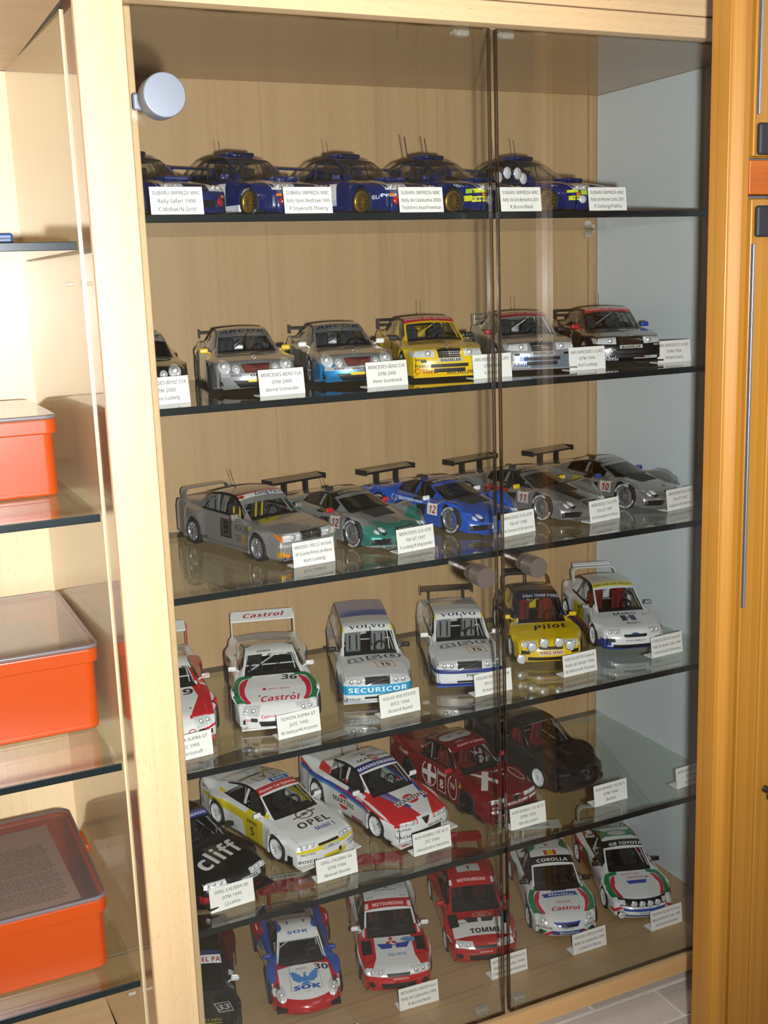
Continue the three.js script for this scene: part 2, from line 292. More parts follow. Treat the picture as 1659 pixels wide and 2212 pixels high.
// ---------------------------------------------------------------- shared wheels
const cache = new Map(), once = (k, f) => { if (!cache.has(k)) cache.set(k, f()); return cache.get(k); };
function tyreGeo(r, w) {
  return once(`tyre${r}${w}`, () => {
    const h = w / 2, ri = r * 0.7, pts = [[ri, -h + 1], [ri + 0.6, -h], [r - 1.6, -h], [r - 0.4, -h + 1], [r, -h + 2.2], [r, h - 2.2], [r - 0.4, h - 1], [r - 1.6, h], [ri + 0.6, h], [ri, h - 1], [ri, h - 3.5], [0.1, h - 3.7]];
    return new THREE.LatheGeometry(pts.map(([a, b]) => new THREE.Vector2(a * mm, b * mm)), 40).rotateZ(-PI / 2);
  });
}
function rimGeo(style, r, w) {
  return once(`rim${style}${r}${w}`, () => {
    const R = r * 0.7, h = w / 2, out = [], lathe = (p, seg = 40) => new THREE.LatheGeometry(p.map(([a, b]) => new THREE.Vector2(a * mm, b * mm)), seg).rotateZ(-PI / 2);
    out.push(lathe([[R - 1.5, h - 3.4], [R - 1.4, h - 1.2], [R - 0.5, h - 0.2], [R + 0.5, h + 0.15], [R + 0.7, h - 0.4]]));
    const spokes = (n, tw, x, dx, pair = 0) => { for (let i = 0; i < n; i++) for (const p of pair ? [-1, 1] : [0]) { const g = new THREE.BoxGeometry(1.1 * mm, (R - 1.2) * mm, tw * mm).translate(0, (R - 0.9) / 2 * mm, 0); g.rotateZ(-dx / R); g.translate((h - x) * mm, 0, 0); g.rotateX(i * 2 * PI / n + p * pair); out.push(g); } };
    const hub = (a, b, x) => out.push(cyl(a * mm, b * mm, 'x', 16, a * 0.8 * mm).translate((h - x) * mm, 0, 0));
    if (style === 'multi') { spokes(10, 0.55, 1.5, 0.6, 0.11); hub(1.7, 1.6, 1.2); }
    if (style === 'mesh') { spokes(15, 0.5, 1.5, 0.5, 0.06); hub(2, 1.6, 1.2); }
    if (style === 'gold') { spokes(12, 0.9, 1.6, 0.3); hub(2.2, 1.8, 1.3); }
    if (style === 'five') { spokes(5, 1.9, 1.6, 0.5); hub(2.3, 1.8, 1.2); }
    if (style === 'dish') { out.push(lathe([[R - 1, h - 2.6], [R - 2.4, h - 1.4], [R * 0.55, h - 1.0], [R * 0.42, h - 2.1], [R * 0.3, h - 2.2], [R * 0.26, h - 0.9], [0.05, h - 0.6]])); spokes(8, 1.1, 1.5, 0.2); }
    return merge(out);
  });
}
const letterTex = (str, color = '#f2f2ee') => once('let' + str, () => canvasTex(256, 256, (c) => {
  c.fillStyle = '#19191b'; c.fillRect(0, 0, 256, 256); c.fillStyle = color; c.font = 'bold 27px sans-serif'; c.textAlign = 'center'; c.textBaseline = 'middle';
  for (const [start, text] of [[-PI / 2, str], [PI / 2, str]]) [...text].forEach((ch, i) => { const a = start + (i - (text.length - 1) / 2) * 0.165; c.save(); c.translate(128 + 110 * Math.cos(a), 128 + 110 * Math.sin(a)); c.rotate(a + PI / 2); c.fillText(ch, 0, 0); c.restore(); });
}));
const letterMat = (str) => once('letm' + str, () => std(0xffffff, 0.7, 0, { map: letterTex(str) }));

// ---------------------------------------------------------------- car types (real 1:24 models, millimetres)
function type(o) {
  if (!o.keep) { o.hf -= 1.5; o.hr -= 3; o.cowl -= 5; o.rf -= 2; o.side = o.side.map(([a, b], i) => [i ? a : a - 5, b]); }
  const { L, H, hf, hr, cowl, rf, rb, rw, rwY, tY } = o, hd = o.hd ?? 8, bt = o.bt ?? hf - 9, n = o.nose ?? 4;
  o.prof ??= [[3, n, 'fascia'], [0.2, n + 2.5], [0.3, bt], [1.6, bt + 2], [hd - 3.5, hf - 2], [hd, hf, 'hood'], [lerp(hd, cowl, 0.5), lerp(hf, hr, 0.5) + (o.hoodBulge ?? 1)], [cowl, hr, 'screen'], [rf, H - 1.6, 'roof'], [rf + 9, H - 0.3], [lerp(rf, rb, 0.55), H], [rb, H - (o.rDrop ?? 2), 'rear'], [rw, rwY, 'trunk'], [L - 4, tY, 'tail'], [L - 0.5, tY - 3], [L, tY - 10], [L - 1.5, 9], [L - 6, 8]];
  o.belt ??= [[0, hf - 4], [14, hf - 1.5], [cowl, hr - 2.2], [rw, rwY - 2 < hr ? Math.max(rwY - 2, hr - 2) : hr], [L - 6, tY - 1.2], [L, tY - 3]];
  o.width ??= [[0, 0.9], [12, 0.96], [o.fo, 1], [o.fo + o.wb * 0.5, 0.965], [o.fo + o.wb, 1], [L - 12, 0.96], [L, 0.9]];
  o.roofFront = rf; return o;
}
const TYPES = {
  impreza: type({ L: 181, W: 74, H: 58, fo: 36, wb: 105, wr: 13, hf: 29, hr: 37.5, cowl: 62, rf: 88, rb: 122, rw: 146, rwY: 43, tY: 42, side: [[72, 96], [99, 131]], round: 9, bow: 4, soft: 3, gr: 0.62, flare: [1.3, 1.3] }),
  clk: type({ L: 190, W: 77, H: 55, fo: 38, wb: 112, wr: 13.8, hf: 30, hr: 36.5, cowl: 66, rf: 94, rb: 124, rw: 158, rwY: 42, tY: 40.5, hd: 12, bt: 17, nose: 5, side: [[76, 104], [107, 138]], round: 11, roundPow: 2.2, bow: 5, soft: 5, gr: 0.6, flare: [1.5, 1.8], sill: 4 }),
  cclass: type({ L: 187, W: 75, H: 57, fo: 36, wb: 112, wr: 13.6, hf: 31, hr: 38, cowl: 62, rf: 85, rb: 124, rw: 147, rwY: 43.5, tY: 42, hd: 7, bt: 20, nose: 4, side: [[70, 94], [97, 120], [123, 133]], round: 8, roundPow: 3.4, bow: 4, soft: 2, gr: 0.66, gb: 0.86, flare: [1.8, 1.8], sill: 4 }),
  evo: type({ L: 187, W: 72, H: 57, fo: 35, wb: 111, wr: 13.2, hf: 31, hr: 38.5, cowl: 62, rf: 83, rb: 126, rw: 146, rwY: 44, tY: 42.5, hd: 4, bt: 19, nose: 5, side: [[69, 94], [97, 122], [125, 134]], round: 5, roundPow: 4, bow: 3, soft: 1, gr: 0.69, gb: 0.87, flare: [2.2, 2.2], sill: 5 }),
  gtr: type({ keep: 1, L: 193, W: 82, H: 46, fo: 43, wb: 109, wr: 14, hf: 21, hr: 30, cowl: 66, rf: 96, rb: 122, rw: 161, rwY: 35, tY: 33, hd: 16, bt: 11, nose: 3, side: [[76, 104], [106, 132]], round: 20, roundPow: 2, roundLen: 60, bow: 9, soft: 6, gr: 0.5, gb: 0.74, flare: [0.5, 0.5], sill: 4, hump: [5.5, 3.5], belt: [[0, 15], [14, 22], [43, 27], [67, 28], [97, 29], [152, 33], [188, 31], [193, 29]], width: [[0, 0.9], [20, 0.96], [43, 1], [86, 0.95], [115, 0.97], [152, 1], [193, 0.93]], noRear: true }),
  supra: type({ keep: 1, L: 188, W: 80, H: 53, fo: 37, wb: 106, wr: 13.8, hf: 25, hr: 35, cowl: 66, rf: 91, rb: 112, rw: 156, rwY: 41, tY: 40, hd: 13, bt: 13, nose: 4, side: [[76, 103], [106, 134]], round: 11, roundPow: 2.6, bow: 6, soft: 6, gr: 0.6, gb: 0.8, flare: [2.2, 2.6], sill: 4 }),
  estate: type({ L: 193, W: 73.3, H: 58, fo: 37, wb: 111, wr: 13, hf: 30.5, hr: 37.5, cowl: 62, rf: 85, rb: 176, rw: 186, rwY: 41, tY: 40, rDrop: 1, hd: 4, bt: 20, nose: 5, side: [[70, 96], [99, 126], [129, 170]], round: 5, roundPow: 4, bow: 3, soft: 1, gr: 0.7, gb: 0.87, flare: [0.6, 0.6], sill: 4 }),
  saloon: type({ L: 193, W: 73.3, H: 57, fo: 37, wb: 111, wr: 13, hf: 30.5, hr: 37.5, cowl: 62, rf: 85, rb: 130, rw: 152, rwY: 43, tY: 42, hd: 4, bt: 20, nose: 5, side: [[70, 96], [99, 126], [128, 137]], round: 5, roundPow: 4, bow: 3, soft: 1, gr: 0.69, gb: 0.87, flare: [0.6, 0.6], sill: 4 }),
  escort: type({ L: 175, W: 73.5, H: 59, fo: 34, wb: 106, wr: 13, hf: 29, hr: 37.5, cowl: 57, rf: 84, rb: 128, rw: 158, rwY: 43, tY: 41, hd: 9, bt: 18, nose: 5, side: [[67, 96], [99, 136]], round: 9, roundPow: 2.8, bow: 5, soft: 3, gr: 0.63, gb: 0.83, flare: [1.8, 1.8] }),
  calibra: type({ L: 187, W: 77, H: 53.5, fo: 37, wb: 108, wr: 13.6, hf: 27, hr: 36.5, cowl: 63, rf: 91, rb: 120, rw: 160, rwY: 42, tY: 41, hd: 9, bt: 17, nose: 3, side: [[72, 101], [104, 138]], round: 9, roundPow: 2.6, bow: 5, soft: 4, gr: 0.6, gb: 0.82, flare: [1.6, 1.8], sill: 4 }),
  alfa: type({ L: 185, W: 74.5, H: 57, fo: 36, wb: 106, wr: 13.4, hf: 27.5, hr: 38, cowl: 61, rf: 86, rb: 122, rw: 146, rwY: 45, tY: 44.5, hd: 5, bt: 17, nose: 3, side: [[70, 94], [97, 124]], round: 7, roundPow: 3, bow: 4, soft: 2, gr: 0.64, gb: 0.84, flare: [1.8, 1.8], sill: 4 }),
  skyline: type({ L: 193, W: 79, H: 54, fo: 38, wb: 113, wr: 13.8, hf: 27, hr: 36, cowl: 65, rf: 91, rb: 122, rw: 152, rwY: 42, tY: 41, hd: 10, bt: 14, nose: 4, side: [[76, 104], [107, 132]], round: 10, roundPow: 2.6, bow: 4, soft: 4, gr: 0.62, gb: 0.8, flare: [2, 2.2], sill: 4 }),
  porsche: type({ L: 178, W: 77, H: 53, fo: 40, wb: 95, wr: 13.4, hf: 24, hr: 34.5, cowl: 59, rf: 80, rb: 101, rw: 148, rwY: 34, tY: 31, hd: 15, bt: 12, nose: 5, side: [[67, 92], [94, 122]], round: 17, roundPow: 2, roundLen: 55, bow: 6, soft: 6, gr: 0.54, gb: 0.72, flare: [1.5, 3.5], hump: [3.5, 1], belt: [[0, 18], [15, 24.5], [40, 30], [59, 32.5], [120, 33], [160, 31], [178, 28]], width: [[0, 0.86], [18, 0.92], [40, 0.95], [85, 0.88], [135, 1], [178, 0.86]] }),
  lancer: type({ L: 181, W: 74, H: 58.5, fo: 37, wb: 105, wr: 13, hf: 28.5, hr: 38, cowl: 61, rf: 86, rb: 125, rw: 148, rwY: 44, tY: 43, hd: 9, bt: 19, nose: 5, side: [[70, 95], [98, 122], [125, 134]], round: 9, roundPow: 2.8, bow: 4, soft: 2.6, gr: 0.66, gb: 0.85, flare: [1.4, 1.4] }),
  corolla: type({ L: 171, W: 74, H: 57.5, fo: 34, wb: 103, wr: 13, hf: 27.5, hr: 37, cowl: 58, rf: 84, rb: 124, rw: 156, rwY: 41, tY: 39, hd: 12, bt: 15, nose: 5, side: [[68, 96], [99, 134]], round: 13, roundPow: 2.2, bow: 5, soft: 5, gr: 0.63, gb: 0.82, flare: [1.5, 1.5] }),
  celica: type({ L: 184, W: 74, H: 54, fo: 38, wb: 106, wr: 13, hf: 26, hr: 36, cowl: 65, rf: 92, rb: 124, rw: 160, rwY: 40, tY: 39, hd: 12, bt: 14, nose: 5, side: [[75, 103], [106, 138]], round: 12, roundPow: 2.3, bow: 5, soft: 6, gr: 0.6, gb: 0.81, flare: [1.4, 1.4] }),
};
for (const t of Object.values(TYPES)) t.soft = Math.round(t.soft);

// a blade swept along a path (for hoop wings): p = [x, y, z] mm, chord along z, thickness across
function sweepBlade(path, chord, thick) {
  const pos = [], idx = [], n = 10;
  path.forEach((p, i) => {
    const a = path[Math.max(0, i - 1)], b = path[Math.min(path.length - 1, i + 1)], tx = b[0] - a[0], ty = b[1] - a[1], l = Math.hypot(tx, ty) || 1;
    for (let k = 0; k < n; k++) { const t = 2 * PI * k / n; pos.push((p[0] - ty / l * thick / 2 * Math.sin(t)) * mm, (p[1] + tx / l * thick / 2 * Math.sin(t)) * mm, (p[2] + chord / 2 * Math.cos(t)) * mm); }
  });
  for (let i = 0; i + 1 < path.length; i++) for (let k = 0; k < n; k++) { const a = i * n + k, b = i * n + (k + 1) % n; idx.push(a, b, a + n, b, b + n, a + n); }
  const g = new THREE.BufferGeometry(); g.setAttribute('position', new THREE.Float32BufferAttribute(pos, 3)); g.setIndex(idx); g.computeVertexNormals();
  const f = g.toNonIndexed(); f.setAttribute('uv', new THREE.Float32BufferAttribute(new Float32Array(f.attributes.position.count * 2), 2)); return f;
}
function wingPlank(span, thick, chord) {                       // aerofoil plank carrying the wing print
  let g = rbox(span * mm, thick * mm, chord * mm, Math.min(thick * 0.45, 0.9) * mm), p = (g.index ? (g = g.toNonIndexed()) : g).attributes.position, uv = [];
  for (let i = 0; i < p.count; i++) uv.push(...uvWing(p.getX(i) / mm, p.getZ(i) / mm - p.getY(i) / mm));
  g.setAttribute('uv', new THREE.Float32BufferAttribute(uv, 2)); return g;
}

// ---------------------------------------------------------------- one model car
function makeCar(c) {
  const s = { ...TYPES[c.type], ...(c.shape ?? {}) }, S = bodySurface(s), cut = cutBody(S), { patch, hit } = makeCaster(S);
  const t = thing(c.name, c.label, 'model car', c.at, c.turn * PI / 180, c.group);
  const zd = (d) => (s.L / 2 - d) * mm, P = (name, g, m, parent = t, label) => part(name, g, m, parent, label);
  const paint = phys({ map: livery(c.base, c.paint ?? (() => {})), roughness: c.rough ?? 0.32, metalness: c.metal ?? 0, clearcoat: 1, clearcoatRoughness: 0.04 });
  const glass = c.glass ?? M.carGlass;
  for (const [k, g] of Object.entries(cut)) {
    if (k === 'body') P('body', g, c.bodyMat ?? paint);
    else if (k === 'window_seal') P(k, g, c.sealMat ?? M.seal);
    else if (k === 'windshield_banner') P(k, g, paint);
    else P(k === 'windshield' || k === 'rear_window' ? k : 'side_window', g, glass);
  }
  // floor pan and cabin
  const wIn = s.W - 30, yF = 13;
  P('chassis', merge([rbox(wIn * mm, 11 * mm, (s.L - 26) * mm, 1 * mm, 0, 10.5 * mm, 0), box((s.W - 9) * mm, 2 * mm, (s.wb - 32) * mm, 0, 6.5 * mm, zd(s.fo + s.wb / 2)), box((s.W - 14) * mm, 4 * mm, 14 * mm, 0, 9 * mm, zd(15)), box((s.W - 14) * mm, 4 * mm, 12 * mm, 0, 11 * mm, zd(s.L - 14)), box((s.W - 12) * mm, 1 * mm, (s.roofFront - s.cowl + 62) * mm, 0, 17 * mm, zd(s.cowl + 44))]), M.chassis);
  const dash = P('dashboard', merge([rbox((s.W - 16) * mm, 7 * mm, 12 * mm, 2 * mm, 0, (s.hr - 6) * mm, zd(s.cowl + 9)), box((s.W - 14) * mm, (s.hr - 20) * mm, 2 * mm, 0, (s.hr + 9) / 2 * mm, zd(s.cowl + 4))]), M.darkGrey);
  const drv = c.drive ?? 1;                                     // steering side: +1 is the image right seen from the nose
  const wheelG = new THREE.TorusGeometry(6 * mm, 0.8 * mm, 6, 20).rotateX(-0.4).translate(drv * s.W * 0.18 * mm, (s.hr - 1) * mm, zd(s.cowl + 19));
  P('steering_wheel', wheelG, M.black, t);
  const seatG = merge([rbox(16 * mm, 5 * mm, 17 * mm, 2 * mm, 0, 0, 0), rbox(16 * mm, 24 * mm, 4.5 * mm, 2 * mm, 0, 11 * mm, -8 * mm).rotateX(0.16), rbox(9 * mm, 6 * mm, 4 * mm, 1.6 * mm, 0, 25 * mm, -4.2 * mm).rotateX(0.16)]);
  for (const sx of c.oneSeat ? [drv] : [-1, 1]) {
    const seat = P('seat', seatG.clone().translate(sx * s.W * 0.18 * mm, 20 * mm, zd(s.cowl + 42)), c.seat ?? M.seat);
    for (const k of [-1, 1]) P('harness_strap', box(1.8 * mm, 17 * mm, 0.8 * mm).rotateX(0.16).translate(sx * s.W * 0.18 * mm + k * 3.6 * mm, 32 * mm, zd(s.cowl + 45.4)), c.harness ?? M.darkGrey, seat);
  }
  if (c.cage !== null) {
    const gx = (s.gr ?? 0.64) * s.W / 2 - 3, bx = (s.gb ?? 0.84) * s.W / 2 - 4, yt = s.H - 4.2, zb = zd(Math.min(s.rb - 6, s.cowl + 60)), zf = zd(s.roofFront + 2), zc = zd(s.cowl + 7), r = 0.75 * mm, bars = [];
    const Q = (x, y, z) => [x * mm, y * mm, z];
    for (const k of [-1, 1]) bars.push(rod(Q(k * bx, s.hr - 4, zc), Q(k * gx, yt - 1, zf), r), rod(Q(k * gx, yt - 1, zf), Q(k * gx, yt - 0.5, zb), r), rod(Q(k * gx, yt - 0.5, zb), Q(k * (bx - 1), 16, zb), r), rod(Q(k * bx, 24, zc - 0.012), Q(k * (bx - 1), 30, zb), r), rod(Q(k * gx, yt - 1, zb), Q(k * bx * 0.8, 30, zb - 0.032), r));
    bars.push(rod(Q(-gx, yt - 1, zf), Q(gx, yt - 1, zf), r), rod(Q(-gx, yt - 0.5, zb), Q(gx, yt - 0.5, zb), r), rod(Q(gx, yt, zb), Q(-bx + 1, 20, zb), r), rod(Q(-bx, 30, zb), Q(bx, 30, zb), r));
    P('roll_cage', merge(bars), c.cageMat ?? M.cageGrey);
  }
  // wheels
  const tw = c.tyreW ?? 10.5, wr = s.wr, tg = tyreGeo(wr, tw), rg = rimGeo(c.rim ?? 'multi', wr, tw), rm = c.rimMat ?? M.wheelSilver;
  for (const [ax, fl] of [[s.fo, (s.flare ?? [1, 1])[0]], [s.fo + s.wb, (s.flare ?? [1, 1])[1]]]) for (const k of [-1, 1]) {
    const w2 = curve(s.width)(ax) * s.W / 2 + fl;
    const m = P('wheel', tg, M.tyre); m.position.set(k * (w2 - tw / 2 - 0.6) * mm, wr * mm, zd(ax)); if (k < 0) m.rotation.y = PI;
    const rim = P('rim', rg, rm, m); rim.rotation.x = 0.3 * ax;
    if (c.tyreText) { const rgm = new THREE.RingGeometry(wr * 0.72 * mm, (wr - 0.9) * mm, 40).rotateY(PI / 2).translate((tw / 2 + 0.12) * mm, 0, 0), p = rgm.attributes.position, uv = rgm.attributes.uv; for (let i = 0; i < p.count; i++) uv.setXY(i, 0.5 + -p.getZ(i) / (wr * 2 * mm), 0.5 + p.getY(i) / (wr * 2 * mm)); const lt = P('sidewall_lettering', rgm, letterMat(c.tyreText), m); lt.rotation.x = 0.4; }
    if (c.hubCap) P('hub_cap', cyl(1.6 * mm, 0.9 * mm, 'x', 16).translate((tw / 2 - 0.3) * mm, 0, 0), c.hubCap, m);
  }
  // fitted pieces: [name, view, shape, material, {mirror, lift, depth, bulge, label}]
  const fy = c.fy ?? (s.keep ? 1 : 0.94), low = (sh) => (Array.isArray(sh) ? sh.map(([a, b]) => [a, b * fy]) : { c: [sh.c[0], sh.c[1] * fy], r: [sh.r[0], sh.r[1] * (fy + 1) / 2] });
  for (const [name, view, shape0, mat, o = {}] of c.fit ?? []) {
    const shape = view === 'front' ? low(shape0) : shape0;
    const flip = (sh) => (Array.isArray(sh) ? sh.map(([a, b]) => [-a, b]) : { c: [-sh.c[0], sh.c[1]], r: sh.r });
    const g = patch(view, shape, o.lift, o.depth, o.bulge), m = P(name, g, mat, t, o.label);
    let m2; if (o.mirror) m2 = view === 'left' ? P(name, patch('right', shape, o.lift, o.depth, o.bulge), mat, t, o.label) : P(name, patch(view, flip(shape), o.lift, o.depth, o.bulge), mat, t, o.label);
    if (o.bulbs) for (const [bx, by, br] of o.bulbs) for (const [k, par] of m2 ? [[1, m], [-1, m2]] : [[1, m]]) { const h = hit('front', k * bx, by * fy); if (h) P('reflector', new THREE.SphereGeometry(br * mm, 14, 8, 0, PI * 2, 0, PI / 2).rotateX(PI / 2).scale(1, 1, 0.55).translate(h.x, h.y, h.z + (o.lift ?? 0.5) * mm), M.bulb, par); }
  }
  for (const [x, y, r, mat, out = 3] of c.lamps ?? []) {         // round driving lamps standing proud of the nose
    const h = hit('front', x, Math.min(y, s.hf - 4)) ?? new THREE.Vector3(x * mm, y * mm, s.L / 2 * mm), lamp = P('driving_lamp', merge([cyl(r * mm, 3.4 * mm, 'z', 20, r * 0.7 * mm).rotateY(PI).translate(x * mm, y * mm, h.z + out * mm), cyl(1 * mm, (out + 2) * mm, 'z', 8).translate(x * mm, y * mm, h.z + (out / 2 - 1) * mm)]), mat ?? M.black);
    P('lens', new THREE.SphereGeometry(r * mm, 18, 8, 0, 2 * PI, 0, PI / 2).rotateX(PI / 2).scale(1, 1, 0.28).translate(x * mm, y * mm, h.z + (out + 1.7) * mm), M.lens, lamp);
    P('lamp_ring', new THREE.TorusGeometry(r * mm, 0.4 * mm, 8, 24).translate(x * mm, y * mm, h.z + (out + 1.7) * mm), M.chrome, lamp);
  }
  // mirrors
  const mx = (s.gb ?? 0.84) * s.W / 2, md = s.cowl + (c.mirrorBack ?? 12), my = s.hr + (c.mirrorUp ?? 2.5);
  if (c.mirror !== null) for (const k of [-1, 1]) {
    const mat = (k < 0 ? c.mirrorL : c.mirrorR) ?? c.mirror ?? paint, r = P('mirror', merge([rbox(8.5 * mm, 5 * mm, 3.6 * mm, 1.6 * mm, k * (mx + 6) * mm, my * mm, zd(md)), rod([k * (mx - 1) * mm, (my - 3) * mm, zd(md)], [k * (mx + 4) * mm, (my - 0.5) * mm, zd(md)], 0.8 * mm)]), mat);
    P('mirror_glass', rbox(7 * mm, 3.8 * mm, 0.4 * mm, 0.15 * mm, k * (mx + 6) * mm, my * mm, zd(md + 2)), M.chrome, r);
  }
  // wiper, antennas, scoop
  if (c.wiper !== null) { const h = (x, d) => { const p = hit('top', x, d); return p ? [p.x, p.y + 0.7 * mm, p.z] : [x * mm, s.hr * mm, zd(d)]; }; const w = c.wiper ?? [[-6, s.cowl - 1], [14, lerp(s.cowl, s.roofFront, 0.52)]]; P('wiper', merge([rod(h(...w[0]), h(...w[1]), 0.45 * mm), cyl(1.1 * mm, 1.4 * mm).translate(...h(...w[0]))]), M.black); }
  for (const [x, d, len, tilt = 0.3] of c.antenna ?? []) { const h = hit('top', x, d); if (h) P('antenna', merge([cyl(1.1 * mm, 1.5 * mm, 'y', 10).translate(h.x, h.y + 0.5 * mm, h.z), rod([h.x, h.y, h.z], [h.x, h.y + len * mm * Math.cos(tilt), h.z - len * mm * Math.sin(tilt)], 0.32 * mm, 5)]), M.wire); }
  if (c.scoop) { const [d, w, l, hgt] = c.scoop, h = hit('top', 0, d); P('roof_scoop', merge([rbox(w * mm, hgt * mm, l * mm, hgt * 0.42 * mm, 0, h.y + hgt * 0.35 * mm, zd(d))]), paint); P('scoop_mouth', rbox((w - 3) * mm, hgt * 0.5 * mm, 0.6 * mm, 0.2 * mm, 0, h.y + hgt * 0.4 * mm, zd(d) + l / 2 * mm), M.black, t); }
  // rear wing
  const W = c.wing;
  if (W?.plank) {
    const [span, chord, thick] = W.plank, g = new THREE.Group(); g.name = 'rear_wing'; t.add(g); g.position.set(0, W.y * mm, zd(W.d));
    const pl = P('wing_blade', wingPlank(span, thick, chord), W.mat ?? paint, g); pl.rotation.x = W.tilt ?? 0.12;
    if (W.flap) { const f = P('wing_flap', wingPlank(span - 2, thick * 0.8, chord * 0.45), W.mat ?? paint, g); f.position.set(0, W.flap * mm, -chord * 0.5 * mm); f.rotation.x = (W.tilt ?? 0.12) + 0.3; }
    if (W.ends) for (const k of [-1, 1]) P('endplate', rbox(1.1 * mm, W.ends[0] * mm, W.ends[1] * mm, 0.4 * mm, k * span / 2 * mm, (W.ends[2] ?? 0) * mm, 0), W.endMat ?? W.mat ?? paint, g);
    for (const x of W.posts ?? []) { const hh = hit('top', x, Math.min(W.d, s.L - 6)), y1 = (hh ? hh.y : s.tY * mm) - W.y * mm - 1 * mm; P('wing_support', rbox((W.postW ?? 1.6) * mm, -y1, (W.postL ?? 8) * mm, 0.4 * mm, x * mm, y1 / 2, Math.max(0, (W.d - s.L + 6)) * mm), W.postMat ?? M.black, g); }
  }
  if (W?.hoop) {                                                // [half span, base y, top y, corner radius, lean back, chord, thickness]
    const [hs, y0, y1, rc, lean, chord, thick] = W.hoop, path = [], at = (x, y) => [x, y, s.L / 2 - W.d - lean * (y - y0) / (y1 - y0)];
    for (let i = 0; i <= 5; i++) path.push(at(-hs + (W.inset ?? 0) * i / 5 * 0.3, lerp(y0, y1 - rc, i / 5)));
    for (let i = 1; i <= 6; i++) { const a = PI - i / 6 * PI / 2; path.push(at(-hs + (W.inset ?? 0) * 0.3 + rc + rc * Math.cos(a), y1 - rc + rc * Math.sin(a))); }
    const m = path.map(([x, y, z]) => [-x, y, z]).reverse(), g = new THREE.Group(); g.name = 'rear_wing'; t.add(g);
    P('wing_hoop', sweepBlade([...path, ...m], chord, thick), W.mat ?? paint, g);
    if (W.lip) P('wing_flap', wingPlank(hs * 1.7, 1.2, W.lip).rotateX(0.4).translate(0, (y1 + 2.2) * mm, zd(W.d + lean + chord * 0.45)), W.lipMat ?? W.mat ?? paint, g);
    for (const x of W.posts ?? []) P('wing_support', rbox(1.6 * mm, (y1 - y0 + 2) * mm, 6 * mm, 0.4 * mm, x * mm, (y0 + y1) / 2 * mm, zd(W.d + lean * 0.6)), W.mat ?? paint, g);
  }
  for (const k of [-1, 1]) { const y = s.tY - 9, h = hit('rear', k * s.W * 0.33, y); P('tail_light', patch('rear', [[k * s.W * 0.33 - 7, y + 4], [k * s.W * 0.33 + 7, y + 4], [k * s.W * 0.33 + 7, y - 4], [k * s.W * 0.33 - 7, y - 4]], 0.4), M.redLens); }
  P('exhaust_pipe', cyl(1.5 * mm, 12 * mm, 'z', 12).translate(-s.W * 0.25 * mm, 7.5 * mm, zd(s.L - 5)), M.steel);
  c.extra?.({ t, P, patch, hit, zd, s, paint });
  return t;
}
// ---------------------------------------------------------------- the room
const yF = 0.0;                                        // floor level (0.8 m below the cabinet's top glass shelf)
const plaster = std(0xd9d4c8, 0.9), ceilMat = std(0xe6e3dc, 0.9), tileMats = [0xc3b3a4, 0xbbab9c, 0xcbbbac].map((c, i) => std(c, 0.55, 0, { bumpMap: once('tileBump', () => { const t = canvasTex(256, 256, (q, w, h) => { for (let k = 0; k < 9000; k++) { const v = 110 + rnd() * 90 | 0; q.fillStyle = `rgb(${v},${v},${v})`; q.fillRect(rnd() * w, rnd() * h, 1 + rnd() * 3, 1 + rnd() * 3); } }, true); t.colorSpace = THREE.NoColorSpace; return t; }), bumpScale: 0.0002 }));
const X0 = -2.4, X1 = 2.1, Z1 = 3.4, ZB = -0.3, HC = 2.4;
const floor = struct('floor', box(X1 - X0, 0.06, Z1 - ZB, (X0 + X1) / 2, yF - 0.0335, (Z1 + ZB) / 2), std(0xd8d0c4, 0.8));
struct('ceiling', box(X1 - X0, 0.06, Z1 - ZB, (X0 + X1) / 2, HC + 0.03, (Z1 + ZB) / 2), ceilMat);
struct('wall_back', box(X1 - X0, HC, 0.06, (X0 + X1) / 2, HC / 2, ZB - 0.03), plaster);
struct('wall_front', box(X1 - X0, HC, 0.06, (X0 + X1) / 2, HC / 2, Z1 + 0.03), plaster);
struct('wall_left', box(0.06, HC, Z1 - ZB, X0 - 0.03, HC / 2, (Z1 + ZB) / 2), plaster);
{ // right wall with an opening for the added window
  const [, wy, wz] = ADDED_WINDOW, hw = 0.6, hh = 0.65, a = wz - hw, b = wz + hw;
  struct('wall_right', merge([box(0.06, HC, a - ZB, X1 + 0.03, HC / 2, (a + ZB) / 2), box(0.06, HC, Z1 - b, X1 + 0.03, HC / 2, (b + Z1) / 2), box(0.06, wy - hh, 2 * hw, X1 + 0.03, (wy - hh) / 2, wz), box(0.06, HC - wy - hh, 2 * hw, X1 + 0.03, (HC + wy + hh) / 2, wz)]), plaster);
  const w = struct('added_window_1', merge([box(0.05, 0.05, 2 * hw, X1 + 0.03, wy - hh + 0.025, wz), box(0.05, 0.05, 2 * hw, X1 + 0.03, wy + hh - 0.025, wz), box(0.05, 2 * hh, 0.05, X1 + 0.03, wy, a + 0.025), box(0.05, 2 * hh, 0.05, X1 + 0.03, wy, b - 0.025), box(0.05, 2 * hh, 0.05, X1 + 0.03, wy, wz)]), M.white);
  part('pane', box(0.006, 2 * hh - 0.08, 2 * hw - 0.08, X1 + 0.04, wy, wz), new THREE.MeshStandardMaterial({ color: 0x222222, emissive: 0xdfeaff, emissiveIntensity: 1.1, roughness: 0.3 }), w);  // glowing pane added out of view as ambient fill
}
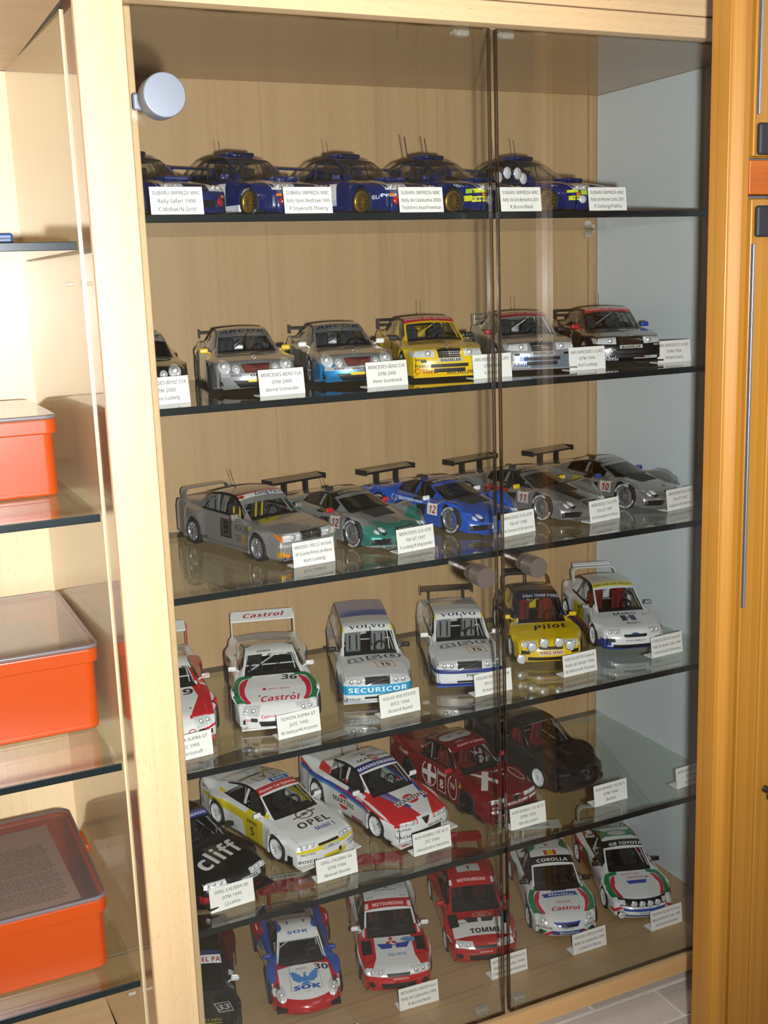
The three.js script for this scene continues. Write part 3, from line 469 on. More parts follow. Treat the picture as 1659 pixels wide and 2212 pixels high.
{ const t = thing('added_ceiling_lamp', 'square white ceiling lamp out of view, added as ambient fill from above', 'lamp', [ADDED_LAMP[0], HC, ADDED_LAMP[2]]);
  part('housing', box(1.0, 0.045, 1.0, 0, -0.0225, 0), M.white, t);
  part('diffuser', box(0.9, 0.008, 0.9, 0, -0.05, 0), new THREE.MeshStandardMaterial({ color: 0xffffff, emissive: 0xfff1dc, emissiveIntensity: 1.5 }), t); }
{ const t = thing('photo_flash', 'small electronic flash of the camera in front of the cabinet', 'flash', [FLASH[0], FLASH[1], FLASH[2]]);
  part('housing', rbox(0.05, 0.034, 0.018, 0.004, 0, 0, 0.012), M.black, t);
  part('flash_window', box(0.034, 0.02, 0.003, 0, 0, 0.0015), new THREE.MeshStandardMaterial({ color: 0xffffff, emissive: 0xfff8f2, emissiveIntensity: 6 }), t); }
// stone tiles of the floor where the photograph shows them: rows of staggered slabs
{ const rowD = 0.0485, len = 0.152, gw = 0.0035, th = 0.008, geo = rbox(len - gw, th, rowD - gw, 0.0012);
  for (let r = 0; r < 6; r++) for (let k = 0; k < 4; k++) {
    const x = -0.2005 + (k - 1.5) * len + (r % 2 ? 0.5 * len : 0) , z = 0.0245 + (r - 0.5) * rowD;
    const m = part(numbered('tile'), geo, tileMats[(r * 3 + k * 2) % 3], floor); m.position.set(x, yF - 0.006 + (rnd() - 0.5) * 0.0006, z);
  } }

// ---------------------------------------------------------------- display cabinets
const SHELF = [0, -0.1492, -0.3054, -0.459, -0.6069], FLOOR_Y = -0.7641, CEIL_Y = 0.1447, DEPTH = -0.2555, INX = -0.6095, LX = -0.6392;   // LX: inner face of the left side panel, behind the post
const y = (v) => Y0 + v;
function slab(parent, x0, x1, yTop, z0, z1, name = 'glass_shelf') {
  const th = 0.006, w = x1 - x0, g = part(name, box(w, th, z1 - z0 - 0.0008, (x0 + x1) / 2, yTop - th / 2, (z0 + z1) / 2 - 0.0004), M.shelfGlass, parent);
  part('polished_edge', rbox(w, th, 0.0012, 0.0005, (x0 + x1) / 2, yTop - th / 2, z1 - 0.0003), M.glassEdge, g);
  part('back_edge', box(w, th, 0.0006, (x0 + x1) / 2, yTop - th / 2, z0), M.glassEdge, g); return g;
}
function glassDoor(parent, x0, x1, y0, y1, z, mat = M.glass) {
  const th = 0.005, g = part('glass_door', box(x1 - x0 - 0.0016, y1 - y0, th, (x0 + x1) / 2, (y0 + y1) / 2, z), mat, parent);
  for (const x of [x0, x1]) { const e = part('polished_edge', box(0.0005, y1 - y0, th - 0.0016, x, (y0 + y1) / 2, z), M.edgeGlass, g); part('arris', merge([-1, 1].map((k) => box(0.0009, y1 - y0, 0.0008, x, (y0 + y1) / 2, z + k * (th / 2 - 0.0004)))), M.doorEdge, e); }
  for (const yy of [y0, y1]) part('polished_edge', box(x1 - x0, 0.0005, th, (x0 + x1) / 2, yy, z), M.edgeGlass, g);
  return g;
}
function doorKnob(door, x, yy, z) {
  const k = part('door_knob', merge([cyl(0.0092, 0.017, 'z', 28).translate(x, yy, z + 0.013), cyl(0.0055, 0.007, 'z', 20).translate(x, yy, z + 0.003), cyl(0.0075, 0.003, 'z', 20).translate(x, yy, z - 0.0045)]), M.knob, door);
  return k;
}
function hingeDisc(door, x, yy, z) {
  const pr = [[0, 0.0202], [0.0146, 0.0202], [0.0154, 0.0195], [0.0156, 0.018], [0.0154, 0.002], [0.0132, 0], [0, 0]].map(([a, b]) => new THREE.Vector2(a, b));
  part('door_hinge', merge([new THREE.LatheGeometry(pr, 40).rotateX(PI / 2).translate(x, yy, z + 0.003), cyl(0.012, 0.004, 'z', 28).translate(x, yy, z - 0.005), rbox(0.014, 0.012, 0.006, 0.002, x - 0.011, yy - 0.002, z - 0.0005)]), M.steelFace, door);
}
{ const t = thing('display_cabinet', 'beech display cabinet with glass shelves of model cars and two glass doors', 'cabinet', [0, Y0, 0]);
  const P = (n, g, m, l) => part(n, g, m, t, l);
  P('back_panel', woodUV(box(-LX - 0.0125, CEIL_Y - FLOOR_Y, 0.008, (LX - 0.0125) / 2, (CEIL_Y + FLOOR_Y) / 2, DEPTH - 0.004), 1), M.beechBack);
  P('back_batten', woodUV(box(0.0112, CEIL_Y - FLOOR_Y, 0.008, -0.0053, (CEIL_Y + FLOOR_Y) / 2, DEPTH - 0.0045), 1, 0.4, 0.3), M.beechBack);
  P('top_panel', woodUV(box(-INX + 0.0235, 0.018, 0.287, INX / 2 + 0.0062, CEIL_Y + 0.009, -0.1165), 0, 0.4, 0.2), M.beechGloss);
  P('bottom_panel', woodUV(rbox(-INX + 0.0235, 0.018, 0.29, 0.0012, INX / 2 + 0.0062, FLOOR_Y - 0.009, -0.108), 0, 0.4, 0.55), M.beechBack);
  P('bottom_edge', woodUV(box(-INX + 0.0235, 0.0178, 0.0008, INX / 2 + 0.0062, FLOOR_Y - 0.009, 0.0374), 0, 0.4, 0.1), M.beechEdge);
  P('plinth', woodUV(box(-INX + 0.02, 0.02, 0.23, INX / 2, FLOOR_Y - 0.0279, -0.13), 0), M.beechEdge);
  P('top_rail', woodUV(rbox(-INX + 0.0255, 0.0172, 0.018, 0.001, INX / 2 + 0.0072, CEIL_Y + 0.0088, 0.0362), 0, 0.4, 0.7), M.beech);
  P('cornice_board', woodUV(rbox(-INX + 0.0255, 0.03, 0.0165, 0.001, INX / 2 + 0.0072, CEIL_Y + 0.0334, 0.0362), 0, 0.4, 0.4), M.beech);
  P('side_panel', woodUV(box(0.0074, CEIL_Y - FLOOR_Y, 0.238, LX - 0.0041, (CEIL_Y + FLOOR_Y) / 2, -0.1365), 1, 0.4, 0.15), M.beech);
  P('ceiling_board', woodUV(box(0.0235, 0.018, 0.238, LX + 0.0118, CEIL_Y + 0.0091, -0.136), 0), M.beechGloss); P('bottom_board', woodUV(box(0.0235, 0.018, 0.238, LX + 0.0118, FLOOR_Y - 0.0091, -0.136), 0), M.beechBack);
  P('front_edge', woodUV(rbox(0.0078, CEIL_Y - FLOOR_Y, 0.041, 0.001, INX - 0.0021, (CEIL_Y + FLOOR_Y) / 2, 0.0045), 1, 0.4, 0.8), M.beech);
  P('side_panel', rbox(0.016, CEIL_Y - FLOOR_Y, 0.18, 0.001, 0.0081, (CEIL_Y + FLOOR_Y) / 2, DEPTH + 0.09), M.sidePanel, 'pale grey white right side panel');
  P('side_stile', woodUV(rbox(0.018, CEIL_Y - FLOOR_Y, 0.098, 0.001, 0.0085, (CEIL_Y + FLOOR_Y) / 2, -0.021), 1), M.sideStile);
  for (const v of SHELF) slab(t, LX + 0.0008, -0.0008, v, DEPTH + 0.0008, 0);
  for (const v of SHELF) for (const x of [LX + 0.02, -0.015]) { const pin = P('shelf_support', merge([cyl(0.0048, 0.004, 'z', 20).translate(x, v - 0.0115, DEPTH + 0.0025), cyl(0.0022, 0.014, 'z', 12).translate(x, v - 0.0092, DEPTH + 0.0075)]), M.clearPlastic); }
  const dl = glassDoor(t, INX - 0.0056, -0.3132, FLOOR_Y + 0.0012, CEIL_Y - 0.001, 0.03), dr = glassDoor(t, -0.3066, -0.0005, FLOOR_Y + 0.0012, CEIL_Y - 0.001, 0.03);
  doorKnob(dl, -0.338, -0.3135, 0.033); doorKnob(dr, -0.284, -0.312, 0.033);
  hingeDisc(dl, INX + 0.0145, 0.0795, 0.033);
  for (const x of [-0.333, -0.29]) { P('door_buffer', merge([rbox(0.012, 0.006, 0.009, 0.0025, x, CEIL_Y - 0.0035, 0.021), cyl(0.0022, 0.006, 'z', 10).translate(x - 0.007, CEIL_Y - 0.003, 0.02)]), M.clearPlastic); P('door_buffer', rbox(0.014, 0.008, 0.009, 0.002, x, FLOOR_Y + 0.0045, 0.021), M.clearPlastic); }
}
{ const L1 = -0.6515, t = thing('corner_post', 'pale beech upright post between the two display cabinets', 'post', [0, Y0, 0]);
  part('stile', woodUV(rbox(0.0355, 1.1, 0.0373, 0.0016, -0.63355, -0.25, 0.0197), 1, 0.4, 0.33), M.beech, t);
  part('side_strip', box(0.0006, 1.1, 0.036, L1 + 0.0001 - 0.0004, -0.25, 0.0197), M.brownStrip, t, 'glossy brown strip');  // thin strip, browner and glossier than the stile it covers
}
const LSH = [-0.0207, -0.2178, -0.4157, -0.6035], LZ = 0.05;   // left shelves reach further forward
{ const t = thing('display_cabinet', 'beech cabinet at the left with glass shelves of orange boxes', 'cabinet', [0, Y0, 0]), xr = -0.6573, xl = -1.25;
  const P = (n, g, m, l) => part(n, g, m, t, l), H2 = CEIL_Y - FLOOR_Y, yc = (CEIL_Y + FLOOR_Y) / 2;
  P('side_panel', woodUV(box(0.0046, H2, 0.2552, 0, 0, 0), 1, 0.4, 0.6).rotateY(0.02).translate(xr + 0.0012 + 0.0023, yc, -0.1278), M.palegloss);
  P('side_panel', woodUV(box(0.018, H2, 0.28, xl - 0.009, yc, -0.11), 1), M.beech);
  P('back_panel', woodUV(box(xr - xl, H2, 0.008, (xr + xl) / 2, yc, DEPTH - 0.004), 1, 0.4, 0.9), M.beechPale);
  P('top_panel', woodUV(box(xr - xl, 0.018, 0.285, (xr + xl) / 2, CEIL_Y + 0.009, -0.108), 0), M.beechBack);
  P('bottom_panel', woodUV(box(xr - xl, 0.018, 0.285, (xr + xl) / 2, FLOOR_Y - 0.009, -0.108), 0), M.beech);
  P('top_rail', woodUV(rbox(xr - xl, 0.05, 0.018, 0.001, (xr + xl) / 2, CEIL_Y + 0.026, 0.026), 0), M.beech);
  P('plinth', woodUV(box(xr - xl, 0.02, 0.23, (xr + xl) / 2, FLOOR_Y - 0.0279, -0.13), 0), M.beechEdge);
  for (const v of LSH) slab(t, xl + 0.0008, xr - 0.0072, v, DEPTH + 0.0008, LZ);
  P('hinge_plate', merge([rbox(0.036, 0.03, 0.012, 0.004, -0.6765, CEIL_Y + 0.0125, 0.041)]), M.steelFace);
  for (const yy of [-0.05, -0.66]) P('shelf_support', cyl(0.0015, 0.006, 'x', 14).translate(xr - 0.0022, yy, -0.02), M.clearPlastic);
}
// ---------------------------------------------------------------- things in the left cabinet
function tubBox(label, x0, x1, z0, z1, yb, h, lidH, clip) {
  const t = thing('storage_box', label, 'box', [(x0 + x1) / 2, Y0 + yb + 0.0002, (z0 + z1) / 2]), w = x1 - x0, d = z1 - z0, b = 0.009;
  const ring = (w1, d1, r, yy) => { const s = new THREE.Shape(), a = w1 / 2, c = d1 / 2; s.moveTo(-a + r, -c); s.lineTo(a - r, -c); s.absarc(a - r, -c + r, r, -PI / 2, 0); s.lineTo(a, c - r); s.absarc(a - r, c - r, r, 0, PI / 2); s.lineTo(-a + r, c); s.absarc(-a + r, c - r, r, PI / 2, PI); s.lineTo(-a, -c + r); s.absarc(-a + r, -c + r, r, PI, 1.5 * PI); return s; };
  const solid = (s, hh, yy, bev) => new THREE.ExtrudeGeometry(s, { depth: hh - 2 * bev, bevelEnabled: true, bevelThickness: bev, bevelSize: bev, bevelOffset: -bev, bevelSegments: 3, curveSegments: 8 }).rotateX(-PI / 2).translate(0, yy + bev, 0);
  const tub = ring(w - 0.006, d - 0.006, b), hole = ring(w - 0.010, d - 0.010, b - 0.002); const wall = tub.clone(); wall.holes.push(hole);
  part('tub', merge([solid(tub, 0.006, 0, 0.002), solid(wall, h - 0.005, 0.004, 0.0006)]), M.orange, t);
  const rim = ring(w, d, b + 0.001); rim.holes.push(ring(w - 0.0085, d - 0.0085, b - 0.002));
  part('rim', solid(rim, 0.012, h - 0.011, 0.0012), M.orange, t);
  const lid = part('lid', solid(ring(w - 0.0005, d - 0.0005, b + 0.001), lidH, h + 0.0004, 0.0008), M.lidClear, t);
  part('lid_bead', (() => { const s = ring(w + 0.0012, d + 0.0012, b + 0.0015); s.holes.push(ring(w - 0.003, d - 0.003, b)); return solid(s, 0.0024, h + lidH * 0.4, 0.0006); })(), std(0x6d6668, 0.3), lid);
  if (clip) part('clip', rbox(0.007, 0.012, 0.034, 0.003, w / 2 + 0.001, h - 0.002, clip), M.orange, t);
  return t;
}
{ const gray = std(0x9d9790, 0.8), red = std(0xb23a1c, 0.6);
  tubBox('orange plastic box with clear lid on the upper glass shelf', -0.9, -0.6738, -0.2, -0.046, LSH[1], 0.0618, 0.004);
  tubBox('orange plastic box with clear lid carrying a small grey device', -0.89, -0.6602, -0.225, -0.0295, LSH[2], 0.0693, 0.0045);
  tubBox('orange plastic box with printed sheets lying under its clear lid', -0.93, -0.6795, -0.16, 0.021, LSH[3], 0.061, 0.0045, -0.02);
}
const sheetTex = canvasTex(1024, 1024, (c, w, h) => {
  c.fillStyle = '#cfccc8'; c.fillRect(0, 0, w, h); c.fillStyle = '#3a3030'; c.fillRect(0, 40, 640, 170); c.fillStyle = '#5a4a40'; for (let i = 0; i < 60; i++) c.fillRect(rnd() * 620, 40 + rnd() * 160, 40 * rnd() + 8, 12);
  for (let r = 0; r < 52; r++) { let x = 30; const yy = 250 + r * 14; if (r % 13 === 12) continue; while (x < w - 60) { const l = 8 + rnd() * 34; c.fillStyle = r % 13 === 0 ? '#5a2020' : '#4c4a4c'; c.fillRect(x, yy, l, 5); x += l + 7; } }
});
{ const t = thing('printed_sheet', 'grey printed instruction sheet under the lid of the lowest orange box', 'paper', [-0.8005, Y0 + LSH[3] + 0.0596, -0.066], 0);
  const g = new THREE.PlaneGeometry(0.2, 0.15, 8, 8).rotateX(-PI / 2); const p = g.attributes.position; for (let i = 0; i < p.count; i++) p.setY(i, 0.0004 * Math.sin(p.getX(i) * 60)); g.computeVertexNormals();
  part('sheet', g, std(0xffffff, 0.8, 0, { map: sheetTex }), t); t.rotation.y = 0.03; }
{ const t = thing('paper_pile', 'pile of grey papers inside the middle orange box', 'paper', [-0.784, Y0 + LSH[2] + 0.0066, -0.104]);
  part('sheets', merge([rbox(0.196, 0.058, 0.115, 0.001, 0, 0.029, 0)]), std(0x8d8580, 0.85), t); }
{ const t = thing('grey_device', 'small white grey plastic device standing on middle orange box', 'device', [-0.7585, Y0 + LSH[2] + 0.0744, -0.05], 0.1);
  part('body', rbox(0.034, 0.032, 0.02, 0.002, 0, 0.016, 0), std(0xcfd8dc, 0.4), t); part('cap', rbox(0.038, 0.024, 0.024, 0.005, 0.001, 0.044, 0), std(0xd6dade, 0.25), t); part('slot', rbox(0.004, 0.003, 0.001, 0.0004, 0.012, 0.036, 0.0122), M.black, t); }
{ const t = thing('blue_case', 'dark blue flat case lying on the top left glass shelf', 'case', [-0.737, Y0 + LSH[0], -0.02]); part('body', rbox(0.07, 0.0085, 0.06, 0.002, 0, 0.0043, 0), std(0x22406e, 0.4), t); part('seam', rbox(0.0706, 0.0008, 0.0606, 0.0003, 0, 0.0045, 0), M.black, t); }
{ const t = thing('blue_reel', 'blue plastic ring standing on the lowest orange box lid', 'reel', [-0.7905, Y0 + LSH[3] + 0.0664, 0.002]); part('ring', new THREE.TorusGeometry(0.017, 0.0035, 12, 40).rotateY(0.35).translate(0, 0.0202, 0), M.blue, t); part('core', cyl(0.012, 0.006, 'z', 24).rotateY(0.35).translate(0, 0.0202, 0), M.darkGrey, t); }

// ---------------------------------------------------------------- pine furniture at the right, standing a little in front of the cabinet
{ const t = thing('pine_cupboard', 'varnished pine cupboard front with black hinges beside the display cabinet', 'cupboard', [0, Y0, 0]);
  const P = (n, g, m, l, par = t) => part(n, g, m, par, l), zf = 0.1663, x0 = -0.178, yb = -0.8, yt = 0.4;
  P('stile', woodUV(rbox(0.0222, yt - yb, 0.022, 0.0013, x0 + 0.0111, (yt + yb) / 2, zf - 0.011), 1, 0.3), M.pine);
  // the side board runs back at a slant from the front corner, so the flash only grazes it
  P('side_board', woodUV(box(0.012, yt - yb, 0.07, 0.0062, 0, -0.0352), 1, 0.3, 0.4).rotateY(-0.534).translate(x0 + 0.0002, (yt + yb) / 2, zf - 0.0012), M.pine);
  P('rail', woodUV(rbox(0.144, 0.0266, 0.018, 0.0011, -0.0828, 0.0148, zf - 0.0095), 0, 0.3, 0.6), M.pineRed);
  for (const [a, b, n] of [[0.0306, yt, 4], [yb, -0.0009, 5]]) { const door = P('door_panel', woodUV(box(0.135, b - a, 0.0054, -0.0824, (a + b) / 2, zf - 0.0126), 1, 0.3, 0.2), M.pine); for (let i = 0; i < n; i++) P('plank', woodUV(rbox(0.0236, b - a - 0.001, 0.0072, 0.0015, -0.1368 + i * 0.0241, (a + b) / 2, zf - 0.0077), 1, 0.3, 0.13 * i), M.pine, null, door); }
  for (const yy of [0.0444, -0.0194]) P('hinge_plate', rbox(0.027, 0.0248, 0.0054, 0.0025, -0.133, yy, zf - 0.0014), M.darkGrey);
  P('metal_strip', rbox(0.0022, 0.306, 0.0036, 0.0006, -0.1474, -0.19, zf - 0.0023), M.steel);
  P('metal_strip', rbox(0.0022, 0.27, 0.0036, 0.0006, -0.1459, 0.198, zf - 0.0023), M.steel);
  P('door_knob', merge([cyl(0.0036, 0.0126, 'z', 14).translate(-0.1147, -0.5184, zf + 0.0036), rbox(0.0216, 0.0081, 0.009, 0.0023, -0.1133, -0.5184, zf + 0.0126)]), M.blackGloss);
}
// ---------------------------------------------------------------- the model cars
const at = (shelf, x, z) => [x, Y0 + [...SHELF, FLOOR_Y][shelf] + 0.0003, z];
const Q = (x0, y0, x1, y1) => [[x0, y1], [x1, y1], [x1, y0], [x0, y0]];       // axis-aligned quad
const grilleBars = (x, y0, y1, n, mat) => Array.from({ length: n }, (_, i) => { const yy = lerp(y0, y1, (i + 0.5) / n); return ['grille_bar', 'front', Q(-x, yy - 0.35, x, yy + 0.35), mat, { lift: 1.1 }]; });
const mercGrille = (xt, xb, y0, y1, dark, n = 3) => [
  ['grille_surround', 'front', [[-xt - 0.9, y1 + 0.9], [xt + 0.9, y1 + 0.9], [xb + 0.9, y0 - 0.8], [-xb - 0.9, y0 - 0.8]], M.chrome, { lift: 0.5 }],
  ['grille', 'front', [[-xt, y1], [xt, y1], [xb, y0], [-xb, y0]], dark, { lift: 0.8 }], ...grilleBars(xb + 0.4, y0, y1, n, M.chrome), ['grille_bar', 'front', Q(-0.35, y0, 0.35, y1), M.chrome, { lift: 1.2 }]];
const star = ({ P, hit, s }, d) => { const h = hit('top', 0, d); if (h) P('bonnet_star', merge([new THREE.TorusGeometry(1.7 * mm, 0.28 * mm, 6, 24).translate(h.x, h.y + 2.6 * mm, h.z), ...[0, 1, 2].map((k) => rod([h.x, h.y + 2.6 * mm, h.z], [h.x + 1.7 * mm * Math.sin(k * 2.094), h.y + 2.6 * mm + 1.7 * mm * Math.cos(k * 2.094), h.z], 0.22 * mm, 5)), rod([h.x, h.y, h.z], [h.x, h.y + 1 * mm, h.z], 0.4 * mm, 6)]), M.chrome); };
const printedStar = (T, x, d, r, c) => { T.ell(x, d, r, r, c, r * 0.16); for (let k = 0; k < 3; k++) T.line([[x, d], [x + r * Math.sin(k * 2.094), d + r * Math.cos(k * 2.094)]], r * 0.16, c); };

// ---- top shelf: five blue rally saloons
const navy = '#10205c';
function impreza(o) {
  makeCar({
    type: 'impreza', name: 'rally_car', group: 'blue rally cars on the top shelf', base: navy, rough: 0.25, rim: 'gold', rimMat: M.gold, glass: M.carGlass, cageMat: M.cageDark, scoop: [100, 26, 20, 4], wiper: null, mirror: undefined, ...o,
    paint(T, S, F, B, W) {
      
      for (const [x, d] of [[-18, 24], [-8, 30], [6, 22], [14, 34], [24, 20]]) T.ell(x, d, 1.6, 1.6, '#d7df3a');
      S.text('SUBARU', 126, 25, 7, '#e4e6a0', { w: 34 }); S.text('555', 22, 30, 5, '#e8e05a');
      B.text('SUBARU', 0, 30, 5, '#e9e28a'); W.text('SUBARU', 0, 0, 7, '#e8e4a8', { w: 50 }); o.decor?.(T, S, F);
    },
    fit: [['headlight', 'front', [[12, 28.5], [31, 29.5], [32.5, 23], [12.5, 22.5]], M.lens, { mirror: true, lift: 0.6, bulbs: [[19, 25.5, 2.6], [26, 25.7, 2.6]] }], ['grille', 'front', Q(-10, 22.5, 10, 27), M.blackGloss, { lift: 0.5 }], ['grille_bar', 'front', Q(-10, 24.3, 10, 25.2), M.chrome, { lift: 0.9 }], ['bumper_intake', 'front', Q(-17, 8.5, 17, 15), M.black, { lift: 0.3 }], ['fog_lamp', 'front', { c: [24, 13.5], r: [3.8, 3.8] }, o.fog ?? M.lens, { mirror: true, lift: 0.5, bulge: 1 }], ['indicator', 'front', Q(26, 17.4, 30, 19.6), M.amber, { mirror: true, lift: 0.4 }], ['bonnet_vent', 'top', Q(-11, 46, 11, 32), M.black, { lift: 0.5 }]],
    extra(k) { const h = k.hit('top', 0, 38); k.P('bonnet_scoop', rbox(0.024, 0.0036, 0.018, 0.0012, 0, h.y + 0.0006, h.z), k.paint); o.more?.(k); },
    wing: { plank: [62, 15, 2], y: 54, d: 172, tilt: 0.1, ends: [8, 15, -2], posts: [-24, 24], postMat: M.blue },
  });
}
const doorPlate = (S, d, txt) => { S.rect(d - 17, 12, d + 17, 34, '#e9e9e4'); S.text(txt, d, 26, 14, '#15171c'); S.rect(d - 17, 12, d + 17, 17, '#c9d2dc'); S.text('RALLY', d, 14.4, 4, '#a02020'); };
impreza({ label: 'leftmost dark blue rally car on the top shelf, half hidden by the post', at: at(0, -0.577, -0.125), turn: 20, fog: M.redLens, decor(T, S, F) { F.text('PIRELLI', 23, 25, 3.4, '#e8e04a'); S.text('ENEOS', 80, 24, 8, '#d9dde4'); } });
impreza({ label: 'blue rally car with pale striped bonnet and white lettered front tyre', at: at(0, -0.478, -0.125), turn: 18, tyreText: 'PIRELLI', fog: M.redLens, antenna: [[0, 124, 20, 0.15]], decor(T, S, F) { T.poly([[-30, 8], [-12, 6], [0, 40], [-4, 60], [-22, 58]], '#d9d8d0', true); T.poly([[20, 10], [30, 14], [30, 50], [24, 56]], '#c9c8c4', true); doorPlate(S, 88, '20'); S.rect(42, 6, 130, 12, '#dfe3e6'); } });
impreza({ label: 'blue rally car with number 25 on a white door plate', at: at(0, -0.373, -0.125), turn: 18, fog: M.redLens, antenna: [[0, 120, 20, 0.2]], decor(T, S, F) { T.rect(-34, 40, -26, 56, '#c9b93a'); T.rect(26, 40, 34, 56, '#c9b93a'); doorPlate(S, 88, '25'); S.text('ENGLAND', 18, 16, 5, '#e6e8f0', { w: 26 }); F.text('ENGLAND', -27, 17, 4, '#e6e8f0', { w: 20 }); } });
impreza({ label: 'blue rally car with four thin roof antennas and a four-lamp pod on its nose', at: at(0, -0.283, -0.125), turn: 20, antenna: [[-16, 112, 24, 0.18], [-13, 114, 24, 0.18], [13, 112, 24, 0.18], [16, 114, 24, 0.18]], lamps: [[-18, 32, 5.2, M.blue, 6], [-7.5, 36, 5.4, M.blue, 6], [7.5, 36, 5.4, M.blue, 6], [18, 32, 5.2, M.blue, 6]], decor(T, S, F) { S.rect(70, 12, 106, 34, '#20202a'); S.text('10', 88, 24, 13, '#dcdcd6'); S.rect(4, 19, 22, 23, '#9fd02a'); S.rect(8, 12, 24, 17, '#d8df2a'); F.rect(-34, 19, -24, 23, '#d8e02a'); F.rect(-36, 11, -24, 16, '#e0e23a'); F.text('PIRELLI', -30, 13.5, 3, '#20307a'); S.text('MOTUL', 26, 27, 5, '#c8cbd8'); } });
impreza({ label: 'rightmost blue rally car on the top shelf, bonnet scoop and yellow bumper stickers', at: at(0, -0.1805, -0.125), turn: 20, antenna: [[-16, 112, 24, 0.18], [-13, 114, 24, 0.18], [13, 112, 24, 0.18], [16, 114, 24, 0.18]], decor(T, S, F) { S.rect(70, 12, 106, 34, '#20202a'); S.text('7', 88, 24, 13, '#dcdcd6'); F.rect(-35, 19, -27, 21.5, '#d8e02a'); F.rect(-25, 17, -17, 21, '#b9d83a'); F.rect(-34, 12, -22, 16, '#d8df2a'); F.text('PIRELLI', -28, 14, 2.8, '#20307a'); F.rect(14, 18, 32, 24, '#d6c9cf'); S.text('STP', 26, 28, 6, '#c8ccd8'); } });

// ---- second shelf
function clk(o) {
  makeCar({
    type: 'clk', name: 'touring_car', rim: 'mesh', rimMat: M.wheelSilver, metal: 0.55, rough: 0.3, shape: { banner: 0.66, ...o.shape }, wiper: [[-4, 66], [4, 84]], cageMat: M.cageDark, group: 'silver coupes of the second shelf', ...o,
    paint(T, S, F, B, W) {
      T.rect(-30, 82, 30, 95, '#8d9296'); T.text('ARCOR', 0, 88.5, 7.5, '#1b2150', { w: 42, skew: 0.25 }); o.decor?.(T, S, F);
      F.rect(-30, 14.5, 30, 17.8, o.strip ?? '#d4d6d8'); F.text('KÄRCHER', 2, 16.1, 3.2, '#15151a', { w: 16 }); F.text('Mobil 1', 20, 16.1, 2.8, '#2a3a80'); F.text('BOSCH', -18, 16.1, 2.8, '#2a2a60'); W.text('D2', 0, 0, 9, '#e0e0e4');
      S.text('AMG', 20, 24, 7, '#202228'); S.rect(40, 5, 150, 9, '#5a5e64'); S.text(o.num ?? '1', 92, 25, 16, '#16181c'); S.text('Mercedes-Benz', 100, 12, 4.5, '#1c2030');
    },
    fit: [['headlight', 'front', { c: [27.5, 25], r: [5.4, 6] }, M.lens, { mirror: true, lift: 0.6, bulge: 1, bulbs: [[27.5, 25.2, 3.2]] }], ['headlight', 'front', { c: [17.6, 23], r: [3.4, 3.8] }, M.lens, { mirror: true, lift: 0.6, bulge: 0.8, bulbs: [[17.6, 23, 2]] }], ...mercGrille(12, 9.5, 20.2, 26.6, o.grille ?? M.seatRed, 4), ['bumper_intake', 'front', [[-21, 12.6], [21, 12.6], [15, 5.6], [-15, 5.6]], M.black, { lift: 0.4 }], ['number_plate', 'front', Q(-8, 11, 8, 14), M.yellow, { lift: 0.8 }], ['tow_hook', 'front', Q(14, 7.4, 19, 9.4), M.white, { lift: 1.4 }], ['bonnet_vent', 'top', Q(8, 54, 24, 46), M.black, { mirror: true, lift: 0.3 }]],
    extra(k) { star(k, 15); o.more?.(k); },
    wing: o.wing === null ? undefined : { plank: [64, 13, 1.8], y: 47.5, d: 182, tilt: 0.1, mat: M.darkGrey, ends: [9, 16, -1], posts: [-20, 20] },
  });
}
clk({ label: 'dark racing coupe at the left end of the second shelf, cut by the post', at: at(1, -0.58, -0.156), turn: -11, base: '#14181c', metal: 0.2, rough: 0.2, group: undefined, grille: M.black, strip: '#20242a', mirror: null, wing: null, glass: M.darkGlass });
clk({ label: 'silver racing coupe with yellow mirrors and dark red grille', at: at(1, -0.4795, -0.1555), turn: -11, base: '#a9abad', mirror: M.yellow, mirrorUp: 1.5 });
clk({ label: 'silver racing coupe with bright blue front bumper and white mirrors', at: at(1, -0.3834, -0.1513), turn: -11, base: '#adafb2', mirror: M.white, num: '24', decor(T, S, F) { F.rect(-45, 0, 45, 14.2, '#1e86c8'); F.rect(-45, 14.2, -22, 21, '#2f8fce'); F.rect(22, 14.2, 45, 21, '#2f8fce'); F.rect(-30, 14.6, 30, 15.2, '#c03a3a'); S.rect(0, 0, 26, 16, '#1e86c8'); S.poly([[0, 0], [190, 0], [190, 14], [70, 14]], '#2a3240'); } });
